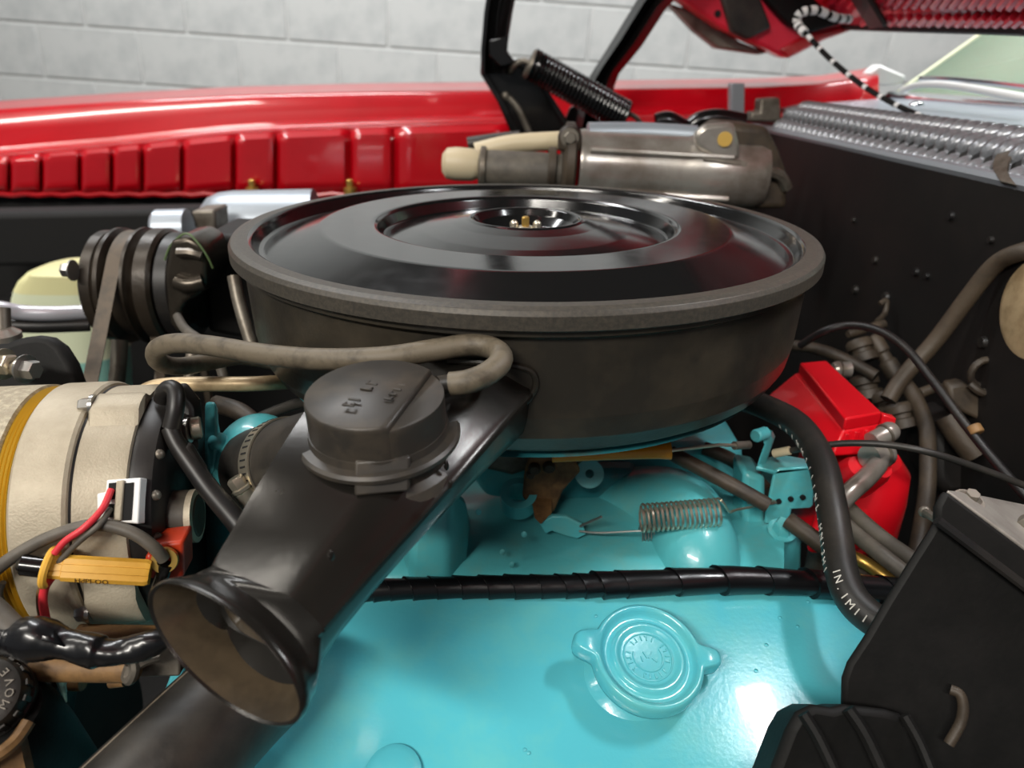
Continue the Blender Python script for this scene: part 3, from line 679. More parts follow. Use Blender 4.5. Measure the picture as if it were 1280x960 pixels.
# ================================================================ TAPED LOOM behind the valve cover
lp = cr([at(300, 765, D=.40), at(370, 750, D=.41), at(430, 742, D=.415), at(470, 738, D=.415), at(540, 735, D=.417), (at(620, 734, D=.418)), at(700, 733, D=.418), at(760, 731, D=.418), at(850, 727, D=.418), at(930, 725, D=.42), at(1010, 729, D=.42), at(1080, 735, D=.42), at(1130, 738, D=.42)], 10)
LM = thing('wiring_loom', 'black tape wrapped wiring loom lying along the back of the valve cover', 'wiring loom', lp[50])
link('core', MB().tube(lp, .0062, 14), 'tape_black', LM)
n = len(lp); k = 0; st = 4
rads = [.0066, .0068, .0070, .0072, .0074, .0076, .0082, .0084, .0086, .0086, .0084]
while k < n-st-2:
    L_ = st+1 if k < 70 else 7
    L_ = min(L_, n-k-1)
    rr3 = rads[min(10, int(k/n*11))]*(1+.04*random.uniform(-1, 1)); rB = rr3*.93; pts = lp[k:k+L_+2]
    m = MB(); T = (pts[-1]-pts[0]).normalized(); N = T.cross(V((0, 0, 1))).normalized(); B = N.cross(T)
    rings_ = []
    for q, p in enumerate(pts):
        u = q/(len(pts)-1); r_ = rr3*(1.03 if q == 0 else 1)+(rr3*.86-rr3)*u
        rings_.append([p+(N*math.cos(2*math.pi*i/16)+B*math.sin(2*math.pi*i/16))*r_ + T*(.0042*math.cos(2*math.pi*i/16)) for i in range(16)])
    m.loft(rings_)
    link('tape_wrap', m, 'tape_black', LM, ang=50)
    k += L_ - (1 if k < 70 else 0)

# ================================================================ INTAKE MANIFOLD
IM = thing('intake_manifold', 'turquoise painted cast intake manifold with curved runners under the air cleaner', 'manifold', (.05, -.05, -.28))
# sloping floor of the manifold
fl_ = []
for px in range(470, 1000, 30):
    wv = 4*math.sin(px*.021+1)
    fl_.append([at(px, py+wv*k, Y=yy) for py, yy, k in ((790, -.128, 0), (745, -.130, 0), (715, -.120, .5), (690, -.103, 1), (665, -.080, 1), (640, -.055, .8), (618, -.025, .5), (600, .01, 0), (590, .05, 0))])
link('floor', MB().loft(fl_, caps=False, closed=False), 'turquoise_cast', IM, subsurf=1, ang=180)
# right runner: bends down towards the head
rp = cr([at(740, 640, Y=.0), at(800, 632, Y=-.03), at(842, 638, Y=-.058), at(862, 664, Y=-.082), at(870, 705, Y=-.102), at(872, 765, Y=-.112)], 8)
link('runner', MB().tube(rp, lambda t: .030-.002*t, 32), 'turquoise_cast', IM)
# left runner / thermostat boss
link('boss', MB().loft([[at(x, y, Y=Y) for x, y, Y in sec] for sec in (
    [(500, 625, -.09), (520, 606, -.11), (560, 604, -.11), (582, 622, -.10), (586, 640, -.07), (560, 640, -.04), (510, 640, -.04)],
    [(494, 660, -.09), (516, 650, -.12), (560, 650, -.12), (584, 660, -.105), (588, 668, -.07), (560, 668, -.04), (505, 668, -.04)],
    [(490, 740, -.09), (512, 745, -.125), (560, 745, -.125), (582, 745, -.11), (588, 740, -.07), (560, 740, -.04), (500, 740, -.04)])]), 'turquoise_cast', IM, bevel=.004)
link('carb_flange', MB().loft([[at(x, y, Y=-.05) + V((0, dy, dz)) for x, y, dy, dz in sec] for sec in (
    [(590, 560, 0, .01), (690, 565, 0, .01), (690, 565, .09, .01), (590, 560, .09, .01)],
    [(588, 596, 0, 0), (690, 606, 0, 0), (690, 606, .09, 0), (588, 596, .09, 0)],
    [(606, 622, 0, 0), (660, 632, 0, 0), (660, 632, .08, 0), (606, 622, .08, 0)])]), 'turquoise_cast', IM, bevel=.006, seg=3)
link('flange_ear', MB().lathe([(.0075, -.010), (.0125, -.010), (.0125, .004), (.0075, .004), (.0075, -.010)], at(648, 620, Y=-.075), V((0, -.45, 1)), 24), 'turquoise_cast', IM)
link('flange_ear', MB().lathe([(.003, -.006), (.010, -.006), (.010, .005), (.003, .005), (.003, -.006)], at(736, 592, Y=-.055), V((0, -.9, .5)), 24), 'turquoise_cast', IM)
link('casting_wall', MB().prism([at(700, 560, Y=.0), at(930, 556, Y=.0), at(935, 640, Y=.0), at(700, 640, Y=.0)], (0, .08, 0)), 'turquoise_cast', IM, bevel=.008)
link('recess_shade', MB().prism([at(684, 590, Y=-.032), at(800, 590, Y=-.032), at(796, 622, Y=-.032), at(690, 634, Y=-.032)], (0, .02, 0)), 'turquoise_dark', IM, bevel=.006)  # slab standing proud; the recess shade is put into its darker turquoise
for x, y in ((628, 690), (655, 668), (640, 706), (598, 640), (505, 628)):
    link('drip', MB().sph(at(x, y, Y=-.125), .0018, 8, (1, .5, 1.3)), 'turquoise_cast', IM)
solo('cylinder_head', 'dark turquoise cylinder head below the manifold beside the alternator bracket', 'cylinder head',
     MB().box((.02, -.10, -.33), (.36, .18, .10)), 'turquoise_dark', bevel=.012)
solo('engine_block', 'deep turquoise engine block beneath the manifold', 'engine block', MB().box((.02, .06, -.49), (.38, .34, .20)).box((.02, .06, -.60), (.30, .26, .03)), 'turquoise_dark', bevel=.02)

# carburettor base and linkage
CB = thing('carburetor', 'grimy carburetor base with a rusty throttle lever under the air cleaner', 'carburetor', (0, 0, -.15))
link('base', MB().box((.0, .02, -.115), (.13, .15, .06)), 'greasy_brown', CB, bevel=.008)
link('bowl', MB().lathe([(0, 0), (.055, 0), (.06, .01), (.06, .03), (0, .03)], (0, 0, -.10), (0, 0, 1), 32), 'greasy_brown', CB)
link('base_plate', MB().prism([at(590, 556, Y=-.065), at(668, 562, Y=-.065), at(676, 585, Y=-.065), at(640, 596, Y=-.065), at(604, 588, Y=-.065)], (0, .05, 0)), 'steel_dull', CB, bevel=.004)
link('throttle_lever', plate([(662, 572), (715, 572), (726, 590), (704, 614), (692, 642), (664, 636), (653, 622), (656, 590)], -.078, .006), 'rusty_tan', CB, bevel=.0015)
link('lever_foot', MB().prism([at(664, 624, Y=-.080), at(690, 626, Y=-.080), at(690, 642, Y=-.088), at(676, 656, Y=-.100), at(668, 648, Y=-.096)], (0, .004, 0)), 'rusty_tan', CB, bevel=.0008)
for x, y, r_ in ((668, 585, .0042), (686, 583, .0042), (663, 592, .003)):
    link('lever_pin', MB().lathe([(0, .004), (r_*.7, .004), (r_, .002), (r_, 0)], at(x, y, Y=-.079), (0, -1, 0), 14), 'greasy_brown', CB)
link('spring_arm', plate([(674, 655), (690, 646), (708, 646), (728, 656), (733, 668), (722, 674), (706, 670), (690, 664), (682, 668)], -.094, .004), 'turquoise_cast', CB, bevel=.0008)
link('arm_tip', MB().tube(cr([at(725, 658, Y=-.095), at(738, 652, Y=-.097), at(752, 646, Y=-.10)]), .0009, 6), 'steel', CB)

# throttle return spring
RS = thing('return_spring', 'thin steel throttle return spring hooked to the turquoise bracket', 'spring', at(850, 645, Y=-.10))
a = at(800, 648, Y=-.105); b = at(900, 640, Y=-.100); ax = (b-a).normalized(); u = V((0, 0, 1))-ax*ax.z; u.normalize(); w = ax.cross(u)
R = 17*depth(a)/F; N = 17; pts = []
for i in range(N*20+1):
    t = i/(N*20); ang_ = t*N*2*math.pi; pts.append(a+(b-a)*t+(u*math.cos(ang_)+w*math.sin(ang_))*R)
link('coil', MB().tube(pts, .00085, 6), 'zinc', RS)
link('hook', MB().tube(cr([pts[-1], at(905, 630, Y=-.10), at(912, 640, Y=-.095), at(922, 637, Y=-.09), at(970, 628, Y=-.072)]), .0009, 6), 'zinc', RS)
link('hook', MB().tube(cr([at(968, 626, Y=-.073), at(945, 628, Y=-.085), at(935, 629, Y=-.088)]), .0009, 6), 'zinc', RS)
link('link_wire', MB().tube(cr([at(724, 664, Y=-.096), at(750, 666, Y=-.10), at(796, 664, Y=-.105), at(806, 664, Y=-.106)]), .0007, 6), 'steel', RS)
solo('wire_spring', 'second fine wire spring nested behind the return spring', 'spring',
     MB().tube([at(800, 668, Y=-.088)+(at(872, 656, Y=-.088)-at(800, 668, Y=-.088))*(i/160)+V((0, math.cos(i*.785)*.006, math.sin(i*.785)*.006)) for i in range(161)], .0006, 5), 'steel')

# throttle cable end in its amber sleeve
AS = thing('amber_sleeve', 'translucent amber plastic sleeve on the throttle cable under the air cleaner', 'sleeve', at(790, 570, Y=-.10))
s0 = at(690, 571, Y=-.10); s1 = at(838, 563, Y=-.10)
link('sleeve', MB().tube([s0.lerp(s1, i/10) for i in range(11)], lambda t: .0036+.0016*t**2 + (.0006 if t > .95 else 0), 16), 'amber_tube', AS)
link('cable', MB().tube([s1, at(900, 556, Y=-.095), at(925, 557, Y=-.085)], .0011, 8), 'zinc', AS)
link('cable_end', MB().cyl(at(918, 557, Y=-.087), at(936, 556, Y=-.08), .0028, 10), 'steel_dull', AS)

# throttle bracket
TB = thing('throttle_bracket', 'turquoise steel throttle bracket with three small holes bolted to the manifold', 'bracket', at(965, 710, Y=-.07))
bo = [(968, 590), (975, 586), (1010, 584), (1019, 594), (1017, 632), (1013, 636), (990, 637), (987, 655), (956, 655), (958, 640)]
link('face', plate(bo, -.070, .003), 'turquoise_cast', TB, bevel=.0012)
link('shelf', MB().prism([at(944, 588, Y=-.070), at(970, 592, Y=-.070), at(1014, 588, Y=-.070), at(1006, 578, Y=-.048), at(980, 573, Y=-.045), at(955, 576, Y=-.05)], (0, 0, .003)), 'turquoise_cast', TB, bevel=.001)
link('ear', MB().prism([at(944, 590, Y=-.066), at(956, 580, Y=-.062), at(966, 550, Y=-.060), at(962, 542, Y=-.060), at(952, 540, Y=-.060), at(950, 546, Y=-.062), at(955, 556, Y=-.062), at(948, 576, Y=-.066)], (.004, .006, 0)), 'turquoise_cast', TB, bevel=.001)
link('ear_pin', MB().cyl(at(944, 545, Y=-.066), at(957, 541, Y=-.058), .0045, 12, .001), 'turquoise_cast', TB)
for i, (x, y) in enumerate(((973, 626), (988, 623), (1003, 621))):
    p = at(x, y, Y=-.0705)
    link('hole', MB().lathe([(0, 0), (.0019, 0), (.0019, -.0015), (0, -.0015)], p, (0, 1, 0), 14), 'void_black', TB)
link('pedestal', MB().loft([[at(x, y, Y=Y) for x, y, Y in s_] for s_ in (
    [(955, 668, -.075), (975, 660, -.085), (1002, 664, -.075), (998, 650, -.04), (960, 650, -.04)],
    [(930, 735, -.075), (966, 740, -.09), (1000, 735, -.075), (998, 720, -.04), (935, 720, -.04)])]), 'turquoise_cast', TB, bevel=.0025)
link('boss', MB().prism([at(930, 590, Y=-.06), at(958, 596, Y=-.06), at(958, 740, Y=-.07), at(928, 740, Y=-.07)], (0, .03, 0)), 'turquoise_cast', TB, bevel=.004)
link('bolt', MB().hexbolt(at(977, 664, Y=-.080), V((0, -.35, 1)), .0066, .008), 'turquoise_cast', TB)
# ================================================================ RIGHT SIDE
# throttle cable
tc_ = cr([at(976, 566, Y=-.072), at(990, 563, Y=-.075), at(1020, 558, Y=-.09), at(1060, 554, Y=-.10), at(1110, 556, Y=-.11), at(1160, 565, Y=-.12), at(1220, 584, Y=-.125), at(1300, 615, Y=-.13), at(1420, 670, Y=-.13)], 8)
TC = thing('throttle_cable', 'thin black throttle cable with a tan ferrule arching to the firewall', 'cable', tc_[20])
link('sheath', MB().tube(tc_[6:], .0021, 10), 'rubber', TC)
link('ferrule', MB().cyl(at(967, 567, Y=-.068), at(988, 563, Y=-.075), .0030, 12, .0005), 'pale_plastic', TC)
# heater hose
hh = [(905, 490, .52), (955, 508, .495), (998, 532, .465), (1026, 575, .435), (1038, 625, .412), (1046, 675, .395), (1052, 715, .38), (1066, 750, .367), (1098, 778, .356), (1150, 800, .345)]
hp_ = cr([at(x, y, D=d) for x, y, d in hh], 8)
HH = thing('heater_hose', 'thick black rubber heater hose with white printing down its side', 'hose', hp_[30])
link('tube', MB().tube(hp_, .0086, 24), 'rubber', HH)
# white print running down the camera-left side of the hose
txt = 'IIINHI/IINL.HNI3HIIN.IMIIICE C'
ip = 0
for i in range(14, 69):
    if ip >= len(txt): break
    ch = txt[ip]; ip += 1 if i % 2 == 0 else 0
    if i % 2 or ch == ' ' or i > 66: continue
    p = hp_[i]; T = (hp_[i+1]-hp_[i-1]).normalized(); toc = (CAM-p).normalized()
    side = T.cross(toc).normalized()
    if side.x > 0: side = -side
    mixv = .55 if i < 50 else .15
    nv_ = (toc*(1-mixv)+side*mixv*1.4); nv_ = (nv_-T*nv_.dot(T)).normalized()
    if i >= 52: nv_ = (toc - T*toc.dot(T)).normalized()*.88 + side*.25; nv_ = (nv_-T*nv_.dot(T)).normalized()
    lettering('printed_letter', ch, .0058, .00012, 'white_print', HH, p+nv_*.00868, T, nv_.cross(T))
# thin hoses and rods
def wire(name, label, cat, pts, r, m, group=None, n=10, k=8):
    return solo(name, label, cat, MB().tube(cr([at(x, y, D=d) for x, y, d in pts], k), r, n), m, group)
wire('black_cable', 'glossy black cable bending down in front of the firewall', 'cable', [(1000, 432, .60), (1030, 414, .58), (1060, 407, .57), (1095, 412, .55), (1130, 433, .53), (1165, 475, .51), (1200, 522, .49), (1240, 572, .47), (1300, 640, .44), (1380, 730, .42)], .0032, 'black_satin')
p = at(1216, 532, D=.483); q = at(1222, 542, D=.480)
solo('cable_clip', 'tan clip clamped round the glossy black cable', 'clip', MB().cyl(p, q, .0047, 12, .0006), 'rusty_tan')
wire('oil_pipe', 'thick greasy brown pipe rising along the firewall', 'pipe', [(1320, 305, .50), (1280, 314, .51), (1245, 330, .53), (1210, 372, .55), (1170, 425, .57), (1130, 470, .58), (1110, 500, .58)], .0066, 'greasy_brown', n=14)
wire('engine_rod', 'dark greasy rod running down from under the amber sleeve', 'rod', [(838, 566, .48), (880, 588, .47), (925, 612, .46), (960, 632, .455)], .0050, 'greasy_brown', n=14)
wire('engine_rod', 'dark greasy rod passing behind the thick heater hose below the bracket', 'rod', [(985, 650, .47), (1015, 672, .46), (1060, 705, .45), (1090, 725, .445)], .0058, 'greasy_brown', n=14)
wire('fuel_line', 'slim dark line crossing above the amber sleeve toward the bracket', 'pipe', [(880, 560, .55), (915, 575, .54), (945, 600, .53), (960, 615, .52)], .0055, 'greasy_brown')
# distributor
DB = thing('distributor', 'bright red distributor cap with a long coil cover in front of the firewall', 'distributor', at(1060, 690, D=.52))
zt = -.118
tA = at(1000, 453, Z=zt); tB = at(1033, 450, Z=zt); tC = at(1103, 515, Z=zt); tD = at(1057, 523, Z=zt)
dn = V((0, 0, -1))
link('coil_cover', MB().loft([[tA, tB, tC, tD], [x+dn*.010 for x in (tA, tB, tC, tD)]]), 'red_plastic', DB, bevel=.0015)
o4 = [tA+V((-.022, 0, -.030)), tB+V((.004, .006, -.030)), tC+V((.006, -.006, -.030)), tD+V((-.008, -.008, -.026))]
link('cover_skirt', MB().loft([[x+dn*.009 for x in (tA+V((-.002, 0, 0)), tB, tC, tD)], o4]), 'red_plastic', DB, bevel=.002)
for i in range(4):
    pA = tD.lerp(tC, .1+.27*i)+V((0, -.001, -.012)); link('cover_rib', MB().box(pA+V((0, 0, -.006)), (.0035, .004, .014)), 'red_plastic', DB, bevel=.0006)
link('latch_ear', MB().prism([tC+V((.001, 0, -.002)), tC+V((.010, -.002, -.004)), tC+V((.010, -.002, -.020)), tC+V((.001, 0, -.014))], (0, .006, 0)), 'red_plastic', DB, bevel=.001)
link('cap_body', MB().lathe([(0, .03), (.030, .03), (.038, .02), (.040, 0), (.040, -.03), (.036, -.035), (0, -.035)], at(1060, 610, D=.535), (0, 0, 1), 36), 'red_plastic', DB)
for x, y, d in ((1080, 600, .49), (1052, 598, .49)):
    link('tower', MB().lathe([(0, .022), (.007, .022), (.009, .016), (.010, 0), (.010, -.01), (0, -.01)], at(x, y, D=d), V((.1, -.6, .8)), 18), 'red_plastic', DB)
link('skirt', MB().loft([[at(x, y, D=d) for x, y, d in s_] for s_ in (
    [(1018, 640, .50), (1110, 600, .50), (1118, 615, .56), (1030, 640, .56)], [(1005, 690, .49), (1060, 698, .49), (1118, 660, .55), (1030, 680, .56)])]), 'red_plastic', DB, bevel=.004)
link('shaft', MB().cyl(at(1060, 640, D=.55), at(1060, 640, D=.55)+V((0, 0, -.12)), .022, 20), 'steel_dull', DB)
# plug boots and leads
def boot(px, py, d, px2, py2, d2, r, label):
    t = thing('spark_plug_boot', label, 'plug boot', at(px, py, D=d))
    a = at(px, py, D=d); b = at(px2, py2, D=d2); L = (b-a).length
    link('cap', MB().lathe([(0, 0), (r*.8, .0005), (r, .003), (r*1.02, L*.35), (r*.92, L*.45), (r*.96, L), (0, L)], a, b-a, 18), 'alu_old', t)
    link('ring', MB().lathe([(r*.95, L*.38), (r*1.1, L*.39), (r*1.1, L*.46), (r*.95, L*.47)], a, b-a, 18), 'steel_dull', t)
boot(1118, 536, .485, 1090, 552, .48, .0068, 'grey metal shielded boot on the corner of the red distributor cap')
boot(1110, 566, .475, 1086, 572, .465, .0085, 'grey shielded boot below the throttle cable with a lead bending down')
boot(1040, 462, .60, 1062, 462, .60, .007, 'small grey boot behind the red coil cover')
wire('spark_plug_lead', 'shiny grey lead bending down from a shielded boot', 'lead', [(1100, 568, .470), (1096, 582, .462), (1082, 598, .452), (1064, 614, .446), (1050, 628, .444)], .0062, 'alu_old', n=14)
wire('spark_plug_lead', 'upper grey lead running down behind the heater hose to the black bracket', 'lead', [(1040, 615, .47), (1070, 645, .455), (1105, 675, .44), (1140, 700, .425), (1165, 722, .415)], .0052, 'rubber_grey', n=14)
wire('spark_plug_lead', 'middle grey lead running beside the upper one behind the heater hose', 'lead', [(1040, 640, .46), (1070, 668, .445), (1100, 692, .43), (1130, 716, .42), (1150, 735, .41)], .0050, 'rubber_grey', n=14)
wire('spark_plug_lead', 'lowest lead with a brassy end lying near the taped loom', 'lead', [(1050, 690, .45), (1075, 700, .44), (1100, 716, .435), (1120, 732, .43)], .0042, 'brass', n=12)
wire('loom_branch', 'grey loom branch curling beside the end of the taped loom', 'cable', [(1060, 700, .46), (1082, 712, .45), (1092, 728, .445), (1096, 745, .44)], .007, 'rubber_grey', n=14)
# fittings on the firewall side
wire('dirty_hose', 'dusty brown hose dropping vertically beside the red distributor', 'hose', [(1130, 478, .60), (1145, 500, .59), (1158, 535, .575), (1160, 575, .56), (1158, 620, .55), (1146, 690, .53), (1138, 720, .52)], .0062, 'greasy_brown', n=14)
wire('dirty_hose', 'ribbed brown hose passing behind the air cleaner and the red cover', 'hose', [(985, 432, .66), (1010, 434, .65), (1040, 442, .64), (1070, 456, .63), (1095, 470, .62)], .0052, 'greasy_brown', n=14)
wire('dirty_hose', 'short curved brown hose joining the vertical one from the right', 'hose', [(1150, 492, .60), (1168, 486, .60), (1190, 488, .60), (1212, 498, .60)], .0045, 'greasy_brown')
FT = thing('pipe_fitting', 'grimy brown threaded fittings clustered behind the red coil cover', 'fitting', at(1090, 520, D=.63))
for (x, y, d, x2, y2, d2, r_) in ((1072, 425, .66, 1082, 452, .655, .012), (1078, 470, .64, 1086, 500, .635, .013), (1104, 490, .62, 1114, 518, .615, .011), (1122, 505, .60, 1132, 536, .595, .0125), (1090, 420, .67, 1120, 470, .66, .008), (1060, 418, .66, 1105, 405, .67, .004)):
    a = at(x, y, D=d); b = at(x2, y2, D=d2); L = (b-a).length
    link('fitting_body', MB().lathe([(0, 0), (r_*.8, 0), (r_, .003), (r_, L*.4), (r_*.78, L*.45), (r_*.78, L*.6), (r_*1.05, L*.66), (r_*1.05, L), (0, L)], a, b-a, 12), 'greasy_brown', FT)
link('hook_pin', MB().tube(cr([at(1100, 380, D=.68), at(1108, 376, D=.68), at(1106, 392, D=.68), at(1096, 402, D=.67)]), .0025, 8), 'greasy_brown', FT)
SL = thing('linkage', 'brown linkage lever with a hooked loop on the firewall beside the black cable', 'linkage', at(1220, 510, D=.56))
link('lever', MB().prism([at(x, y, D=.56) for x, y in [(1186, 482), (1205, 478), (1240, 500), (1272, 530), (1274, 540), (1236, 532), (1200, 514), (1188, 500)]], (.0, .012, 0)), 'greasy_brown', SL, bevel=.003)
link('loop', MB().tube([at(1230, 466, D=.555)+V((.010*math.cos(t), 0, .011*math.sin(t))) for t in [i*2*math.pi/20 for i in range(20)]], .0028, 8, closed=True), 'greasy_brown', SL)
link('loop_stem', MB().tube(cr([at(1212, 480, D=.555), at(1222, 488, D=.553), at(1232, 490, D=.553), at(1242, 470, D=.555), at(1240, 500, D=.555), at(1234, 528, D=.555)]), .0030, 8), 'greasy_brown', SL)
link('boss', MB().lathe([(0, .01), (.016, .01), (.018, .006), (.022, .004), (.024, -.006), (0, -.006)], at(1266, 528, D=.57), V((-.8, -.6, .1)), 24), 'greasy_brown', SL)
link('shaft', MB().tube(cr([at(1184, 520, D=.57), at(1200, 545, D=.565), at(1220, 570, D=.56)]), .010, 12), 'greasy_brown', SL)
solo('steering_box', 'dark greasy column bracket under the lever beside the firewall', 'bracket',
     MB().prism([at(x, y, D=.58) for x, y in [(1165, 540), (1230, 520), (1300, 560), (1300, 620), (1180, 625), (1165, 600)]], (0, .05, 0)), 'firewall_black', bevel=.01)
bb = [at(1282, 372, D=.46)]
solo('brake_booster', 'tan brown rounded booster shell at the edge of the firewall', 'brake booster',
     MB().lathe([(0, .07), (.035, .068), (.055, .058), (.066, .040), (.070, .020), (.070, -.02), (0, -.02)], at(1414, 388, D=.50), V((-1, -.05, .05)), 48), 'tan_pipe')
solo('firewall_edge', 'black moulded edge of the firewall beside the tan booster shell', 'panel',
     MB().prism([at(1262, 335, D=.53), at(1255, 380, D=.53), at(1262, 430, D=.53), at(1300, 480, D=.53), at(1300, 330, D=.53)], (.01, .03, 0)), 'firewall_black', bevel=.006)

# black bracket panel bottom right
BK = thing('column_bracket', 'broad black steel plate with a bright bolted top beside the valve cover', 'bracket', at(1180, 900, D=.30))
po = [(1172, 652), (1160, 672), (1146, 694), (1110, 752), (1082, 800), (1062, 830), (1055, 850), (1054, 886), (1070, 900), (1150, 990), (1420, 990), (1420, 830), (1290, 740)]
link('plate', MB().prism([at(x, y, D=.315-.00003*(x-1050)) for x, y in po], (.0, .004, -.002)), 'black_matte', BK, bevel=.002)
link('lip', MB().prism([at(x, y, D=.310-.00003*(x-1050)) for x, y in [(1183, 612), (1172, 632), (1171, 652), (1290, 743), (1420, 832), (1420, 795), (1290, 692)]], (.0, .004, -.003)), 'black_matte', BK, bevel=.002)
link('lip_edge', MB().tube([at(x, y, D=.3095-.00003*(x-1050)) for x, y in [(1171, 650), (1290, 740), (1420, 830)]], .0022, 8), 'black_satin', BK)
link('cover_plate', MB().prism([at(1184, 612, D=.312), at(1290, 690, D=.309), at(1430, 790, D=.30), at(1430, 650, D=.40), at(1290, 633, D=.40), at(1200, 614, D=.34)], (0, 0, -.003)), 'plate_grey', BK, bevel=.0008)
link('bolt', MB().lathe([(0, .006), (.003, .006), (.0035, .003), (.0055, .002), (.0058, 0), (0, 0)], at(1210, 627, D=.33), V((.0, -.3, 1)), 6).lathe([(0, .001), (.0068, .001), (.0068, 0), (0, 0)], at(1210, 627, D=.33), V((.0, -.3, 1)), 20), 'steel_dull', BK)
link('bolt', MB().lathe([(0, .006), (.004, .006), (.0055, .003), (.0058, 0), (0, 0)], at(1284, 660, D=.34), V((.0, -.3, 1)), 6), 'steel_dull', BK)
link('rivet_pin', MB().sph(at(1156, 640, D=.33), .0028, 8).cyl(at(1156, 640, D=.33), at(1172, 650, D=.312), .002, 8), 'steel_dull', BK)
link('hook_slot', MB().tube(cr([at(1188, 862, D=.305), at(1200, 868, D=.303), at(1204, 885, D=.302), at(1200, 905, D=.302), at(1186, 930, D=.302)]), .0022, 10), 'greasy_brown', BK)
MC_ = thing('master_cylinder', 'black moulded cover with raised ridges below the column bracket', 'cover', at(1080, 950, D=.29))
link('shell', MB().prism([at(x, y, D=.296) for x, y in [(930, 1040), (965, 965), (985, 912), (998, 890), (1018, 880), (1042, 884), (1058, 880), (1110, 886), (1130, 892), (1160, 930), (1215, 1040)]], (.0, .02, -.022)), 'black_matte', MC_, bevel=.004)
link('ridge', MB().tube(cr([at(1004, 892, D=.294), at(1024, 925, D=.290), at(1052, 985, D=.284)]), .0026, 8), 'black_matte', MC_)
link('ridge', MB().tube(cr([at(1060, 886, D=.294), at(1082, 920, D=.290), at(1112, 985, D=.284)]), .0028, 8), 'black_matte', MC_)
link('ridge', MB().tube(cr([at(1130, 894, D=.294), at(1150, 930, D=.290), at(1172, 985, D=.284)]), .0024, 8), 'black_matte', MC_)

# ================================================================ LEFT SIDE
# alternator (axis along the car)
YAW = math.radians(8.5); AX = V((math.cos(YAW), math.sin(YAW), 0)); AE = V((-math.sin(YAW), math.cos(YAW), 0)); AZ = V((0, 0, 1))
ac0 = V((-.19, -.160, -.1195))-AX*.15; AR = .066
AL = thing('alternator', 'sandy cast aluminium alternator with a black end plate and gold lamination band', 'alternator', V((-.24, -.16, -.185)))
def altp(px, py, dr=0., r0=.0637):
    d = FW + RT*((px-640.0)/F) + UP*((480.0-py)/F); r = r0+dr; w_ = CAM-ac0
    dp = d-AX*d.dot(AX); wp = w_-AX*w_.dot(AX)
    a_ = dp.dot(dp); b_ = 2*dp.dot(wp); c_ = wp.dot(wp)-r*r; q_ = b_*b_-4*a_*c_
    if q_ < 0: return CAM+d*(-b_/(2*a_))
    return CAM+d*((-b_-math.sqrt(q_))/(2*a_))
def altprism(pix, dr, th):
    top = [altp(x, y, dr) for x, y in pix]; c = sum(top, V())/len(top)-ac0; e = (c-AX*c.dot(AX)).normalized()
    return top, e*-th
sb0, sb1, ss, se = .0945, .1010, .1260, .1505
link('drive_housing', MB().lathe([(0, 0), (AR*.96, 0), (AR*1.0, .004), (AR*1.0, sb0-.001), (AR*.97, sb0), (0, sb0)], ac0, AX, 96), 'cast_rough', AL, ang=30)
link('lamination_band', MB().lathe([(AR*(.985 if k % 2 else .965), sb0-.0005+(sb1-sb0+.001)*k/8) for k in range(9)], ac0, AX, 96), 'gold_lamination', AL)
link('slip_ring_housing', MB().lathe([(0, sb1), (AR*.985, sb1), (AR*1.005, sb1+.0015), (AR*1.005, ss-.002), (AR*.99, ss-.0005), (AR*.968, ss), (AR*.965, ss+.001), (AR*.965, se-.004), (AR*.955, se-.001), (AR*.90, se), (0, se)], ac0, AX, 96), 'cast_alu', AL, ang=30)
link('housing_seam', MB().lathe([(AR*.968, ss-.0006), (AR*.972, ss+.0002), (AR*.967, ss+.0010)], ac0, AX, 96), 'black_satin', AL)
for thd, w_, h_ in ((101, .0095, .0050), (196, .0135, .0050)):
    th = math.radians(thd); e = AE*math.cos(th)+AZ*math.sin(th); t = -AE*math.sin(th)+AZ*math.cos(th); out = []
    for s_, k in ((ss+.001, .6), (ss+.003, 1), (se-.002, 1), (se, .9)):
        out.append([ac0+AX*s_+e*AR*.965+t*a_*w_*k+e*(b_*h_*k) for a_, b_ in ((-1.4, -.4), (-1.0, .25), (-.75, .8), (-.35, 1), (.35, 1), (.75, .8), (1.0, .25), (1.4, -.4))])
    link('through_bolt_boss', MB().loft(out), 'cast_alu', AL, ang=40)
    bp = ac0+AX*(ss+.003)+e*(AR*.995)
    link('through_bolt', MB().hexbolt(bp, -AX, .0042, .0065, False).lathe([(0, 0), (.0055, 0), (.0055, .0018), (0, .0018)], bp-AX*.002, AX, 16), 'steel', AL)
link('end_plate', MB().lathe([(0, se-.001), (AR*.93, se-.001), (AR*.94, se+.002), (AR*.90, se+.009), (AR*.80, se+.012), (0, se+.012)], ac0, AX, 64), 'black_satin', AL, ang=40)
for i in range(9):
    th = math.radians(85+i*20); e = AE*math.cos(th)+AZ*math.sin(th)
    link('plate_stud', MB().sph(ac0+AX*(se+.010)+e*AR*.86, .0026, 8), 'steel_dull', AL)
bc = ac0+AX*(se+.006)-AE*.034+AZ*.012
link('bearing_housing', MB().lathe([(0, 0), (.0130, 0), (.0130, .012), (.0125, .015), (0, .015)], bc, AX, 32), 'rubber_grey', AL)
link('bearing_ring', MB().lathe([(.0105, .0135), (.0130, .0135), (.0132, .0165), (.0105, .017), (.0105, .0135)], bc, AX, 32), 'cast_alu', AL)
link('bearing_seal', MB().lathe([(0, .0165), (.009, .0175), (.0106, .0165)], bc, AX, 32), 'greasy_brown', AL)
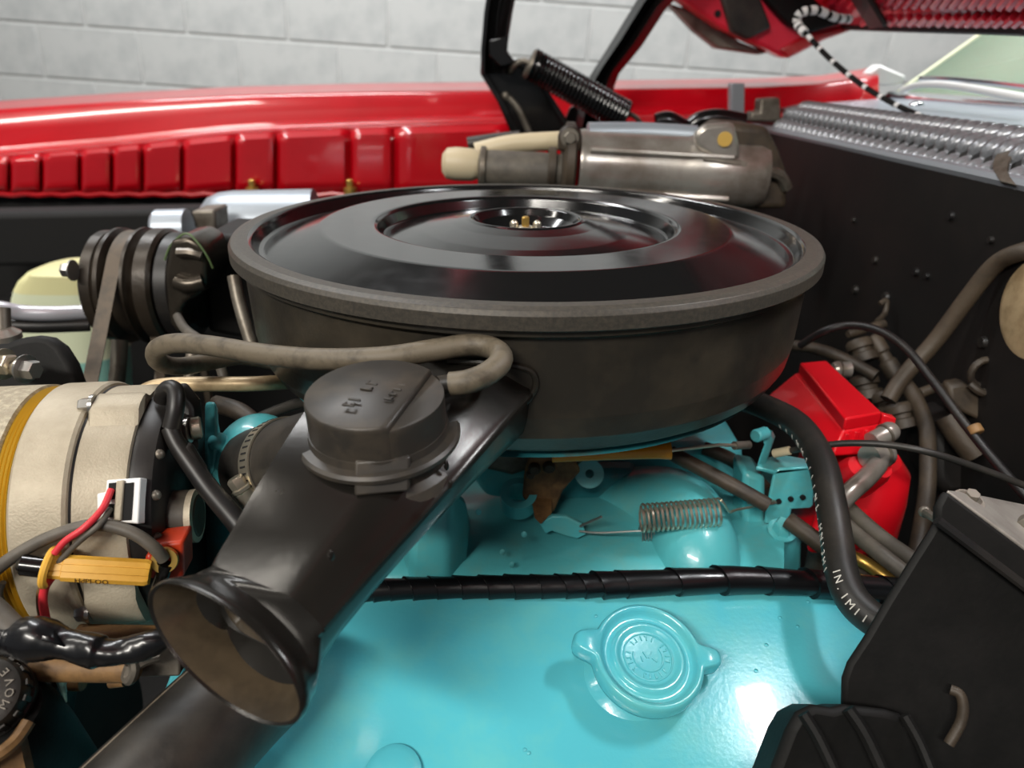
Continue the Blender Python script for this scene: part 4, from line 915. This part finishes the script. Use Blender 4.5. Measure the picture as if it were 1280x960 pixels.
# regulator plug
def aprism(nm, pix, dr, th, m, bev=.0006):
    b = MB()
    for pp_ in (pix if isinstance(pix[0], list) else [pix]):
        t_, o_ = altprism(pp_, dr, th); b.prism(t_, o_)
    return link(nm, b, m, AL, bevel=bev)
aprism('plug_socket', [(133, 600), (176, 597), (173, 655), (130, 651), (121, 641), (121, 617), (132, 615)], .0040, .008, 'white_paint')
aprism('plug_recess', [[(136, 604), (146, 603), (143, 624), (134, 625)], [(133, 630), (143, 630), (141, 647), (131, 646)], [(156, 604), (167, 603), (164, 650), (153, 651)]], .0043, .003, 'void_black', 0)
aprism('plug_clip', [(145, 601), (155, 600), (151, 651), (141, 651), (143, 627)], .0056, .004, 'cast_alu')
aprism('terminal_block', [(184, 682), (229, 677), (230, 722), (205, 728), (182, 722)], .001, .016, 'orange_plastic', .0015)
tn = altp(206, 700, .004)
link('terminal_nut', MB().lathe([(.0030, -.002), (.0056, -.002), (.0060, 0), (.0056, .002), (.0030, .002), (.0030, -.002)], tn, V((.35, -1, .45)), 20), 'brass', AL)
link('terminal_boot', MB().tube(cr([altp(208, 705, .005), altp(204, 716, .005), altp(198, 732, .004)]), .0032, 10), 'black_gloss', AL)
link('terminal_wire_collar', MB().sph(altp(189, 702, .003), .0028, 8, (.8, .8, 1.7)), 'orange_plastic', AL)
# leads
def awire(name, label, pts, r, m, n=12):
    return solo(name, label, 'wire' if r < .002 else 'lead', MB().tube(cr([altp(x, y, d) for x, y, d in pts], 8), r, n), m)
awire('alternator_lead', 'dark grey lead arching over the alternator to its brass terminal', [(-40, 745, .010), (0, 708, .010), (40, 682, .0085), (85, 663, .0075), (125, 656, .0075), (165, 666, .008), (192, 684, .008), (205, 699, .006)], .0028, 'rubber_grey', 14)
awire('red_wire', 'red wire from the alternator plug passing through the yellow tie', [(139, 612, .005), (128, 636, .009), (105, 660, .0125), (82, 676, .013), (68, 692, .0135)], .0015, 'red_wire')
awire('red_wire', 'red wire hanging below the yellow tie into the taped harness', [(64, 722, .0135), (56, 735, .013), (54, 755, .014), (60, 785, .016)], .0018, 'red_wire')
awire('dark_wire', 'thin brown wire from the alternator plug beside the red one', [(138, 636, .005), (124, 656, .0115), (100, 676, .0125), (80, 696, .012), (70, 706, .012)], .0013, 'rubber_grey')
awire('dark_wire', 'thin pale brown wire hanging beside the red one below the tie', [(58, 722, .012), (49, 738, .011), (48, 756, .012), (52, 782, .014)], .0009, 'rusty_tan')
awire('dark_wire', 'short dark wire hanging at the edge below the black connector', [(4, 728, .004), (0, 740, .004), (2, 756, .004), (4, 775, .006)], .0013, 'rubber_grey')
# yellow connector
YC = thing('yellow_connector', 'long ribbed yellow plastic connector with a black boot lying across the alternator', 'connector', altp(120, 720, .004))
c0 = altp(64, 709, .0115); c1 = altp(188, 716, .0085); ax = (c1-c0).normalized(); toc = (CAM-c0.lerp(c1, .5)); toc = (toc-ax*toc.dot(ax)).normalized(); upv = toc.cross(ax); upv = upv if upv.z > 0 else -upv
def yring(p, k=1.0): return [p+(upv*a_+toc*b_)*k*.0056 for a_, b_ in ((1, -.7), (1, .35), (.72, .62), (.30, .62), (.26, .72), (-.26, .72), (-.30, .62), (-.72, .62), (-1, .35), (-1, -.7))]
link('housing', MB().loft([yring(c0, .86), yring(c0.lerp(c1, .12), .88), yring(c0.lerp(c1, .13), 1), yring(c0.lerp(c1, .96), 1.02), yring(c1, .9)]), 'yellow_plastic', YC, ang=25)
link('boot', MB().tube([altp(24, 706, .0115), altp(29, 706, .0115), altp(55, 709, .0115), altp(66, 710, .0115)], lambda t: .0032 if t < .05 else .0046, 14), 'black_gloss', YC)
link('cable_tie', MB().tube([altp(62, 709, .0115)+(upv*1.2*math.cos(t)+toc*.95*math.sin(t)+ax*.12*math.cos(t))*.0064 for t in [i*2*math.pi/28 for i in range(28)]], .0017, 8, closed=True), 'yellow_plastic', YC)
lettering('printing', 'HdPI-OO', .0034, .00005, 'dark_print', YC, c0.lerp(c1, .44)-upv*.0051+toc*.0028, ax, (upv*.8+toc*.6))
# taped harness under the alternator
th_ = cr([at(-30, 792, D=.285), at(0, 796, D=.285), at(20, 797, D=.285), at(45, 798, D=.284), at(75, 804, D=.284), at(105, 810, D=.284), at(135, 816, D=.284), at(165, 812, D=.286), at(195, 802, D=.288), at(215, 796, D=.290)], 8)
TH = thing('taped_harness', 'crumpled black taped harness under the alternator', 'wiring loom', th_[30])
def hr(t): return .0062+.0008*math.sin(t*11)+.0005*math.sin(t*23+1)+(.0030*math.exp(-((t-.36)/.10)**2))-.0012*(t>.62)
mm_ = MB(); 
pts = th_; n = len(pts); rings_ = []
for i, p in enumerate(pts):
    T = (pts[min(i+1, n-1)]-pts[max(i-1, 0)]).normalized(); N = T.cross(V((0, 1, 0))).normalized(); B = N.cross(T)
    rings_.append([p+(N*math.cos(2*math.pi*k/18)+B*math.sin(2*math.pi*k/18))*hr(i/n)*(1+.05*math.sin(3*2*math.pi*k/18+i*.35)+.035*random.uniform(-1, 1)) for k in range(18)])
mm_.loft(rings_); link('tape', mm_, 'tape_black', TH, subsurf=1, ang=60)
link('tape_tab', MB().loft([[at(24, 790, D=.282), at(46, 772, D=.283), at(70, 790, D=.281)], [at(30, 806, D=.278), at(55, 800, D=.277), at(80, 808, D=.278)]], caps=False, closed=False), 'tape_black', TH, solid=.0008)
wire('brown_conduit', 'dull brown conduit disappearing into the taped harness at the edge', 'conduit', [(-40, 740, .29), (-10, 762, .288), (10, 782, .286), (30, 798, .285)], .0052, 'rubber_grey', n=14)
# brace bar under the harness
BR = thing('brace_bar', 'tan brown brace bar with pale end below the taped harness', 'bar', at(110, 836, D=.31))
link('tube', MB().cyl(at(42, 834, D=.312), at(172, 836, D=.312), .0060, 18, .001), 'rusty_tan', BR)
link('pale_end', MB().prism([at(150, 822, D=.318), at(225, 806, D=.318), at(225, 846, D=.318), at(150, 848, D=.318)], (0, .008, 0)), 'steel_dull', BR, bevel=.001)
link('clevis', MB().prism([at(22, 818, D=.308), at(46, 818, D=.308), at(50, 840, D=.308), at(26, 846, D=.308)], (0, .012, 0)), 'alu_old', BR, bevel=.002)
link('cotter_pin', MB().tube(cr([at(166, 826, D=.303), at(168, 838, D=.302), at(163, 850, D=.302), at(158, 846, D=.303), at(162, 832, D=.304)]), .0022, 8), 'steel_dull', BR)
link('cotter_leg', MB().tube(cr([at(167, 838, D=.303), at(180, 828, D=.305), at(200, 822, D=.308)]), .0019, 8), 'steel_dull', BR)
link('strip', MB().prism([at(90, 790, D=.325), at(200, 792, D=.325), at(200, 806, D=.325), at(90, 804, D=.325)], (0, .006, 0)), 'rusty_tan', BR, bevel=.001)
solo('pointed_pin', 'small pale green pointed pin hanging below the tan bar', 'pin', MB().tube([at(77, 846, D=.315), at(78, 858, D=.315), at(83, 878, D=.314)], lambda t: .0024*(1-t)+.0004, 8), 'jug_fluid')
solo('pin_bushing', 'stubby tan bushings under the brown brace bar', 'bushing', MB().cyl(at(82, 852, D=.33), at(104, 852, D=.33), .0042, 12).cyl(at(138, 852, D=.33), at(156, 850, D=.33), .003, 12), 'rusty_tan')
# reservoir and its cap at the lower left edge
RC = thing('reservoir_cap', 'black screw cap with raised lettering around its edge', 'cap', at(-5, 870, D=.30))
kc = at(-26, 868, D=.285); kn = V((.25, -.55, .80)).normalized()
link('cap_disc', MB().lathe([(0, .0), (.0118, .0), (.0140, -.0008), (.0152, -.003), (.0155, -.010), (.0165, -.0105), (.0165, -.016), (0, -.016)], kc, kn, 48), 'rubber', RC, ang=30)
for i in range(16):
    t = i*2*math.pi/16; e1 = kn.orthogonal().normalized(); e2 = kn.cross(e1); e = e1*math.cos(t)+e2*math.sin(t)
    link('grip', MB().box(kc+e*.0156-kn*.0065, (.0012, .0026, .0080), Matrix((e, kn.cross(e), kn)).transposed()), 'rubber', RC, bevel=.0003)
ex1 = V((1, 0, 0))-kn*kn.x; ex1.normalize(); ey1 = kn.cross(ex1)
for i, ch in enumerate('REMOVE'):
    t = math.radians(-66+i*24); e = ex1*math.cos(t)+ey1*math.sin(t); tg = kn.cross(e)
    lettering('raised_letter', ch, .0046, .00035, 'cap_print', RC, kc+e*.0108+kn*.0002, tg, -e)
solo('fluid_reservoir', 'black fluid reservoir below the lettered screw cap', 'reservoir',
     MB().lathe([(0, -.016), (.0175, -.016), (.0195, -.020), (.0215, -.030), (.0225, -.05), (.0225, -.10), (0, -.10)], kc, V((.1, -.3, 1)), 40), 'black_matte')
solo('rusty_ring', 'rusty curved strip below the black reservoir', 'strip', MB().tube(cr([at(-40, 965, D=.275), at(0, 942, D=.28), at(20, 925, D=.285), at(36, 902, D=.29)]), .0028, 8).prism([at(0, 945, D=.283), at(24, 925, D=.287), at(34, 970, D=.287), at(0, 990, D=.283)], (0, .004, -.003)), 'rusty_tan')
solo('black_housing', 'flat black housing in the shadow between reservoir and radiator hose', 'housing',
     MB().prism([at(30, 862, D=.325), at(66, 855, D=.325), at(60, 900, D=.325), at(40, 1010, D=.325), at(10, 1010, D=.325)], (0, .03, 0)), 'black_matte', bevel=.004)
# lower radiator hose
rh = cr([at(332, 843, D=.342), at(292, 880, D=.325), at(212, 960, D=.30), at(110, 1062, D=.28)], 12)
LH = thing('radiator_hose', 'wide black radiator hose with a worn moulding seam under the snorkel mouth', 'hose', rh[18])
link('tube', MB().tube(rh, .0262, 44), 'rubber', LH)
sm = []
for i in range(4, len(rh)-1):
    T = (rh[i+1]-rh[i-1]).normalized(); toc = CAM-rh[i]; toc = (toc-T*toc.dot(T)).normalized(); sd = T.cross(toc)
    if sd.x > 0: sd = -sd
    if sd.z < 0: pass
    sm.append(rh[i]+(sd*.93+toc*.36).normalized()*.0261)
link('mould_seam', MB().tube(sm, .0006, 6), 'hose_grey', LH)

# bracket above the alternator
AB = thing('alternator_bracket', 'black forged alternator support arm with a twisted lower rod', 'bracket', at(220, 560, D=.37))
link('eye', MB().tube(cr([at(203, 500, D=.355), at(206, 489, D=.352), at(214, 485, D=.350), at(220, 492, D=.348), at(219, 512, D=.346), at(214, 535, D=.346)]), lambda t: .0042, 12), 'black_satin', AB)
link('arm_plate', MB().prism([at(x, y, D=.362) for x, y in [(199, 492), (222, 488), (240, 510), (246, 560), (240, 590), (222, 580), (206, 545)]], (0, .012, 0)), 'black_satin', AB, bevel=.002)
link('rod', MB().tube(cr([at(212, 535, D=.346), at(222, 556, D=.345), at(240, 582, D=.344), at(262, 612, D=.342), at(290, 645, D=.338), at(312, 672, D=.335)]), lambda t: .0040+.0016*t, 14), 'black_satin', AB)
link('rod_flat', MB().prism([at(224, 560, D=.342), at(234, 558, D=.342), at(256, 592, D=.341), at(250, 606, D=.340), at(236, 588, D=.341)], (0, .006, 0)), 'black_satin', AB, bevel=.0015)
bx_ = at(232, 535, D=.36); 
link('washer', MB().lathe([(0, 0), (.0085, 0), (.0085, .0015), (.0065, .002), (.0065, .004), (0, .004)], at(228, 538, D=.358), V((1, .1, .05)), 24), 'steel', AB)
link('spacer', MB().cyl(at(238, 536, D=.36), at(252, 534, D=.362), .0058, 18, .0008), 'zinc', AB)
TBk = thing('mounting_bracket', 'upright turquoise bracket behind the black alternator arm', 'bracket', at(265, 590, D=.40))
link('upright', MB().loft([[at(x, y, D=d) for x, y, d in s_] for s_ in ([(256, 502, .385), (268, 500, .38), (272, 506, .39), (260, 506, .40)], [(256, 510, .385), (270, 508, .38), (274, 540, .39), (258, 540, .40)], [(255, 555, .385), (272, 552, .38), (280, 560, .39), (262, 565, .40)], [(256, 594, .385), (266, 592, .38), (272, 590, .39), (262, 596, .40)])]), 'turquoise_cast', TBk, bevel=.002)
link('foot_boss', MB().sph(at(273, 553, D=.385), .0055, 10), 'turquoise_cast', TBk)
# thermostat housing, hose and clamp
WN = thing('water_neck', 'rounded turquoise thermostat housing behind the snorkel', 'housing', at(305, 600, D=.40))
nc = at(325, 585, D=.405)
link('dome', MB().sph(nc, .030, 20, (.85, 1, 1.05)), 'turquoise_cast', WN)
link('neck_body', MB().lathe([(0, 0), (.030, 0), (.036, -.03), (.05, -.08), (0, -.08)], nc+V((0, 0, -.008)), (0, 0, 1), 32), 'turquoise_dark', WN)
UH = thing('coolant_hose', 'dark rubber coolant hose held by a slotted clamp beside the snorkel', 'hose', at(350, 590, D=.36))
h0 = at(325, 588, D=.39); h1 = at(395, 572, D=.352); hax = (h1-h0).normalized()
link('hose', MB().tube([h0, h0.lerp(h1, .5), h1, h1+hax*.03], .0235, 36), 'rubber', UH)
CL = thing('hose_clamp', 'steel worm drive hose clamp with slotted band and hex screw', 'clamp', at(335, 560, D=.36))
cc_ = h0.lerp(h1, .52); e1 = (CAM-cc_); e1 = (e1-hax*e1.dot(hax)).normalized(); e2 = hax.cross(e1)
if e2.z < 0: e2 = -e2
link('band', MB().lathe([(.0237, -.0048), (.0246, -.0048), (.0246, .0048), (.0237, .0048), (.0237, -.0048)], cc_, hax, 64), 'zinc', CL)
for i in range(13):
    t = math.radians(-8+i*8.0); e = e1*math.cos(t)+e2*math.sin(t); tg = hax.cross(e)
    link('slot', MB().box(cc_+e*.02465, (.0004, .0009, .0052), Matrix((e, tg, hax)).transposed()), 'void_black', CL)
e = e1*math.cos(math.radians(-24))+e2*math.sin(math.radians(-24)); tg = hax.cross(e)
if tg.z < 0: tg = -tg
sc = cc_+e*.0275
link('screw_housing', MB().cyl(sc-tg*.012, sc+tg*.004, .0048, 18, .0008), 'zinc', CL)
link('screw_head', MB().lathe([(0, 0), (.0056, 0), (.0056, .0015), (.0042, .002), (.0042, .0065), (.0034, .0075), (0, .0075)], sc+tg*.004, tg, 6), 'zinc', CL)
# tan pipe
wire('steel_pipe', 'tan plated steel pipe bending behind the black alternator arm', 'pipe', [(160, 515, .42), (172, 496, .42), (190, 485, .42), (215, 481, .42), (260, 480, .42), (310, 480, .42), (350, 478, .43), (400, 476, .46)], .0045, 'tan_pipe', n=14)
wire('thin_pipe', 'thin pale stem rising behind the vacuum hose loop', 'pipe', [(235, 490, .46), (238, 470, .46), (240, 450, .46), (243, 420, .465)], .0042, 'steel_dull')
wire('thin_pipe', 'thin bent dark stem dropping under the vacuum hose to the steel pipe', 'pipe', [(222, 396, .56), (232, 412, .50), (252, 427, .46), (270, 445, .45), (278, 465, .45), (282, 482, .45)], .0034, 'rubber_grey')
wire('dark_lead', 'slim dark lead slanting down behind the rim of the air cleaner', 'lead', [(292, 345, .50), (298, 375, .50), (308, 410, .50), (318, 440, .50)], .0045, 'steel_dull')
wire('dark_lead', 'dusty dark lead crossing behind the hose clamp', 'lead', [(300, 535, .46), (330, 520, .45), (370, 505, .44), (400, 500, .43)], .0035, 'rubber')
wire('dark_lead', 'greasy dark lead under the steel pipe beside the turquoise bracket', 'lead', [(270, 505, .47), (300, 515, .46), (330, 540, .45)], .006, 'greasy_brown')
# compressor / pump with pulley stack
PX = V((1, 0, 0)); pc = V((-.400, .135, -.030))
cy = at(160, 357, Y=.135); pc.z = cy.z; PR = 69*depth(cy)/F
xa = at(95, 357, Y=.09).x; xb = at(250, 357, Y=.09).x; Lp = xb-xa
pc.x = xa
def fx(px): return at(px, 357, Y=.09).x-xa
CM = thing('compressor', 'greasy dark compressor with grooved clutch pulleys beside the air cleaner', 'compressor', V((pc.x+Lp/2, .135, pc.z-PR)))
link('clutch_plate', MB().lathe([(0, 0), (PR*.9, 0), (PR*.98, .003), (PR*.98, fx(112)), (PR*.94, fx(115)), (0, fx(115))], pc, PX, 64), 'pump_dark', CM, ang=30)
link('pulley', MB().lathe([(0, fx(114)), (PR*.98, fx(115)), (PR*1.03, fx(119)), (PR*1.03, fx(124)), (PR*.88, fx(130)), (PR*.88, fx(146)), (PR*1.04, fx(152)), (PR*1.04, fx(156)), (PR*.96, fx(158)), (PR*.90, fx(162)), (PR*1.03, fx(168)), (PR*1.03, fx(184)), (PR*.97, fx(188)), (0, fx(188))], pc, PX, 72), 'pump_dark', CM, ang=30)
link('pulley', MB().lathe([(0, fx(188)), (PR*.9, fx(188)), (PR*.9, fx(190)), (PR*.97, fx(192)), (PR*.97, fx(207)), (PR*.9, fx(212)), (PR*.75, fx(222)), (0, fx(222))], pc, PX, 64), 'black_satin', CM, ang=30)
link('hub_bolt', MB().hexbolt(at(92, 338, Y=.085), (-1, 0, 0), .006, .008), 'steel', CM)
s_curve = [(213, 300), (235, 296), (252, 306), (258, 325), (258, 352), (250, 368), (232, 378), (225, 388), (228, 402), (232, 414), (222, 418), (212, 405), (208, 380), (205, 340)]
link('casting', MB().prism([at(x, y, Y=.085) for x, y in s_curve], (0, .05, 0)), 'dark_metal', CM, bevel=.005, seg=3)
link('casting_ridge', MB().tube(cr([at(222, 316, Y=.083), at(238, 316, Y=.083), at(252, 320, Y=.084)]), .004, 8), 'dark_metal', CM)
link('casting_ridge', MB().tube(cr([at(222, 352, Y=.083), at(236, 356, Y=.081), at(254, 352, Y=.084)]), .007, 10), 'dark_metal', CM)
link('body_plate', MB().prism([at(x, y, Y=.14) for x, y in [(252, 292), (330, 296), (340, 430), (300, 424), (258, 416)]], (0, .08, 0)), 'firewall_black', CM, bevel=.006)
wire('thin_green_wire', 'thin green wire looped over the compressor casting', 'wire', [(206, 325, .585), (214, 306, .58), (232, 292, .575), (246, 302, .575), (260, 322, .58), (266, 335, .585)], .0009, 'wire_green')
# belts
def belt(name, label, x0, w, cu, ru, clow, rl, th=.004):
    P1 = V((0, cu[0], cu[1])); P2 = V((0, clow[0], clow[1])); d = P2-P1; Dn = d.length
    base = math.atan2(d.z, d.y); al = math.acos((ru-rl)/Dn)
    a1 = base+al; a2 = base-al+2*math.pi; pts = []
    for i in range(25): t = a1+(a2-a1)*i/24; pts.append((P1.y+ru*math.cos(t), P1.z+ru*math.sin(t), math.cos(t), math.sin(t)))
    for i in range(25): t = (base-al)+(2*al)*i/24; pts.append((P2.y+rl*math.cos(t), P2.z+rl*math.sin(t), math.cos(t), math.sin(t)))
    rg = [[V((x0-w/2, y, z)), V((x0+w/2, y, z)), V((x0+w*.35, y-cy_*th, z-sz*th)), V((x0-w*.35, y-cy_*th, z-sz*th))] for y, z, cy_, sz in pts]
    rg.append(rg[0])
    return solo(name, label, 'belt', MB().loft(rg, caps=False), 'belt', 'drive belts', ang=30)
belt('drive_belt', 'brown rubber drive belt running down from the groove of the compressor pulley', pc.x+fx(142), .0125, (pc.y, pc.z), PR*.99, (-.10, -.40), .075)
solo('crank_pulley', 'dark crank pulley low down under the compressor belt', 'pulley', MB().lathe([(0, -.012), (.078, -.012), (.070, -.006), (.070, .006), (.078, .012), (0, .012)], V((pc.x+fx(142), -.10, -.40)), PX, 48), 'black_satin')
belt('drive_belt', 'second dark belt dropping behind the first one below the pulleys', pc.x+fx(168)+.004, .008, (pc.y+.01, pc.z), PR*.86, (.12, -.38), .05)
wire('silver_strut', 'silvery strut standing below the compressor pulleys', 'strut', [(150, 425, .60), (148, 455, .60), (144, 490, .60), (140, 520, .60)], .0065, 'steel_dull', n=12)
# silver cylinder parts behind
SC = thing('alternator_can', 'bright silver cylindrical can with a clamp behind the air cleaner rim', 'canister', at(290, 285, Y=.30))
link('dome', MB().lathe([(0, 0), (.015, .001), (.030, .006), (.041, .016), (.046, .028), (.048, .045), (.048, .14), (0, .14)], at(250, 290, Y=.38), V((1, .1, .02)), 36), 'alu_bright', SC)
link('small_can', MB().lathe([(0, 0), (.018, 0), (.022, .004), (.022, .035), (0, .035)], at(194, 288, Y=.28), V((1, .1, .02)), 28), 'alu_bright', SC)
link('clamp', MB().prism([at(238, 264, Y=.29), at(268, 262, Y=.29), at(270, 288, Y=.29), at(246, 290, Y=.29)], (0, .04, 0)), 'steel_dull', SC, bevel=.003)
# washer jug
def jr(y, hw, c, Y=.36):
    out = []
    k = depth(at(c, y, Y=Y))/F; p = at(c, y, Y=Y)
    for i in range(28):
        t = 2*math.pi*i/28; cs, sn = math.cos(t), math.sin(t)
        out.append(p+V((hw*k*math.copysign(abs(cs)**.6, cs), .045*math.copysign(abs(sn)**.6, sn)*min(1, hw/40), 0)))
    return out
JG = thing('washer_jug', 'translucent yellowish washer jug with pale green fluid behind the pulley', 'jug', at(90, 520, Y=.36))
link('neck', MB().loft([jr(y, h, c) for y, h, c in ((328, 10, 95), (329, 26, 93), (334, 42, 91), (345, 52, 89), (356, 57, 88))]), 'jug_upper', JG)
link('body', MB().loft([jr(y, h, c) for y, h, c in ((356, 57, 88), (372, 60, 87), (396, 62, 87), (412, 64, 86), (438, 66, 88))]), 'jug_white', JG)
link('fluid', MB().loft([jr(y, h, c) for y, h, c in ((438, 66, 88), (470, 66, 90), (530, 66, 92))]), 'jug_fluid', JG)
wire('silver_pipe', 'polished silver pipe crossing in front of the washer jug', 'pipe', [(-40, 382, .62), (0, 386, .63), (30, 391, .64), (70, 392, .65), (112, 390, .665)], .0070, 'white_metal_pipe', n=16)
wire('black_pipe', 'black pipe running just under the polished silver one', 'pipe', [(-40, 402, .63), (0, 406, .64), (50, 408, .65), (112, 406, .665)], .0062, 'black_satin', n=12)
# fan shroud piece and bolt left
FS = thing('belt_guard', 'glossy black rounded guard above the alternator', 'guard', at(60, 490, D=.45))
link('shell', MB().prism([at(x, y, D=.45) for x, y in [(-20, 430), (5, 428), (14, 424), (28, 420), (46, 418), (60, 420), (74, 430), (88, 452), (97, 478), (104, 510), (-20, 510)]], (0, .012, -.006)), 'black_matte', FS, bevel=.005, seg=3)
BT = thing('adjuster_bolt', 'plated hex bolt with washers on the black guard', 'bolt', at(40, 470, D=.42))
b0 = at(20, 458, D=.425)
link('spring_washer', MB().lathe([(0, -.012), (.004, -.012), (.005, -.004), (.007, .001), (.0074, .003), (0, .003)], at(28, 461, D=.425), (1, -.25, 0), 20), 'zinc', BT)
link('head', MB().hexbolt(at(31, 461, D=.424), (1, -.25, 0), .0060, .0075), 'steel', BT)
link('nut', MB().hexbolt(at(4, 455, D=.425), (1, -.25, 0), .0065, .006), 'zinc', BT)
link('shank', MB().cyl(at(-20, 452, D=.427), at(30, 461, D=.425), .0045, 14), 'steel_dull', BT)
PN = thing('post_nut', 'grey flanged post at the edge above the guard', 'fitting', at(5, 425, D=.5))
link('post', MB().cyl(at(4, 440, D=.5), at(2, 385, D=.5), .0055, 14), 'steel_dull', PN)
link('flange', MB().lathe([(0, 0), (.012, 0), (.012, .004), (.007, .008), (0, .008)], at(4, 424, D=.5), (0, 0, 1), 20), 'alu_old', PN)
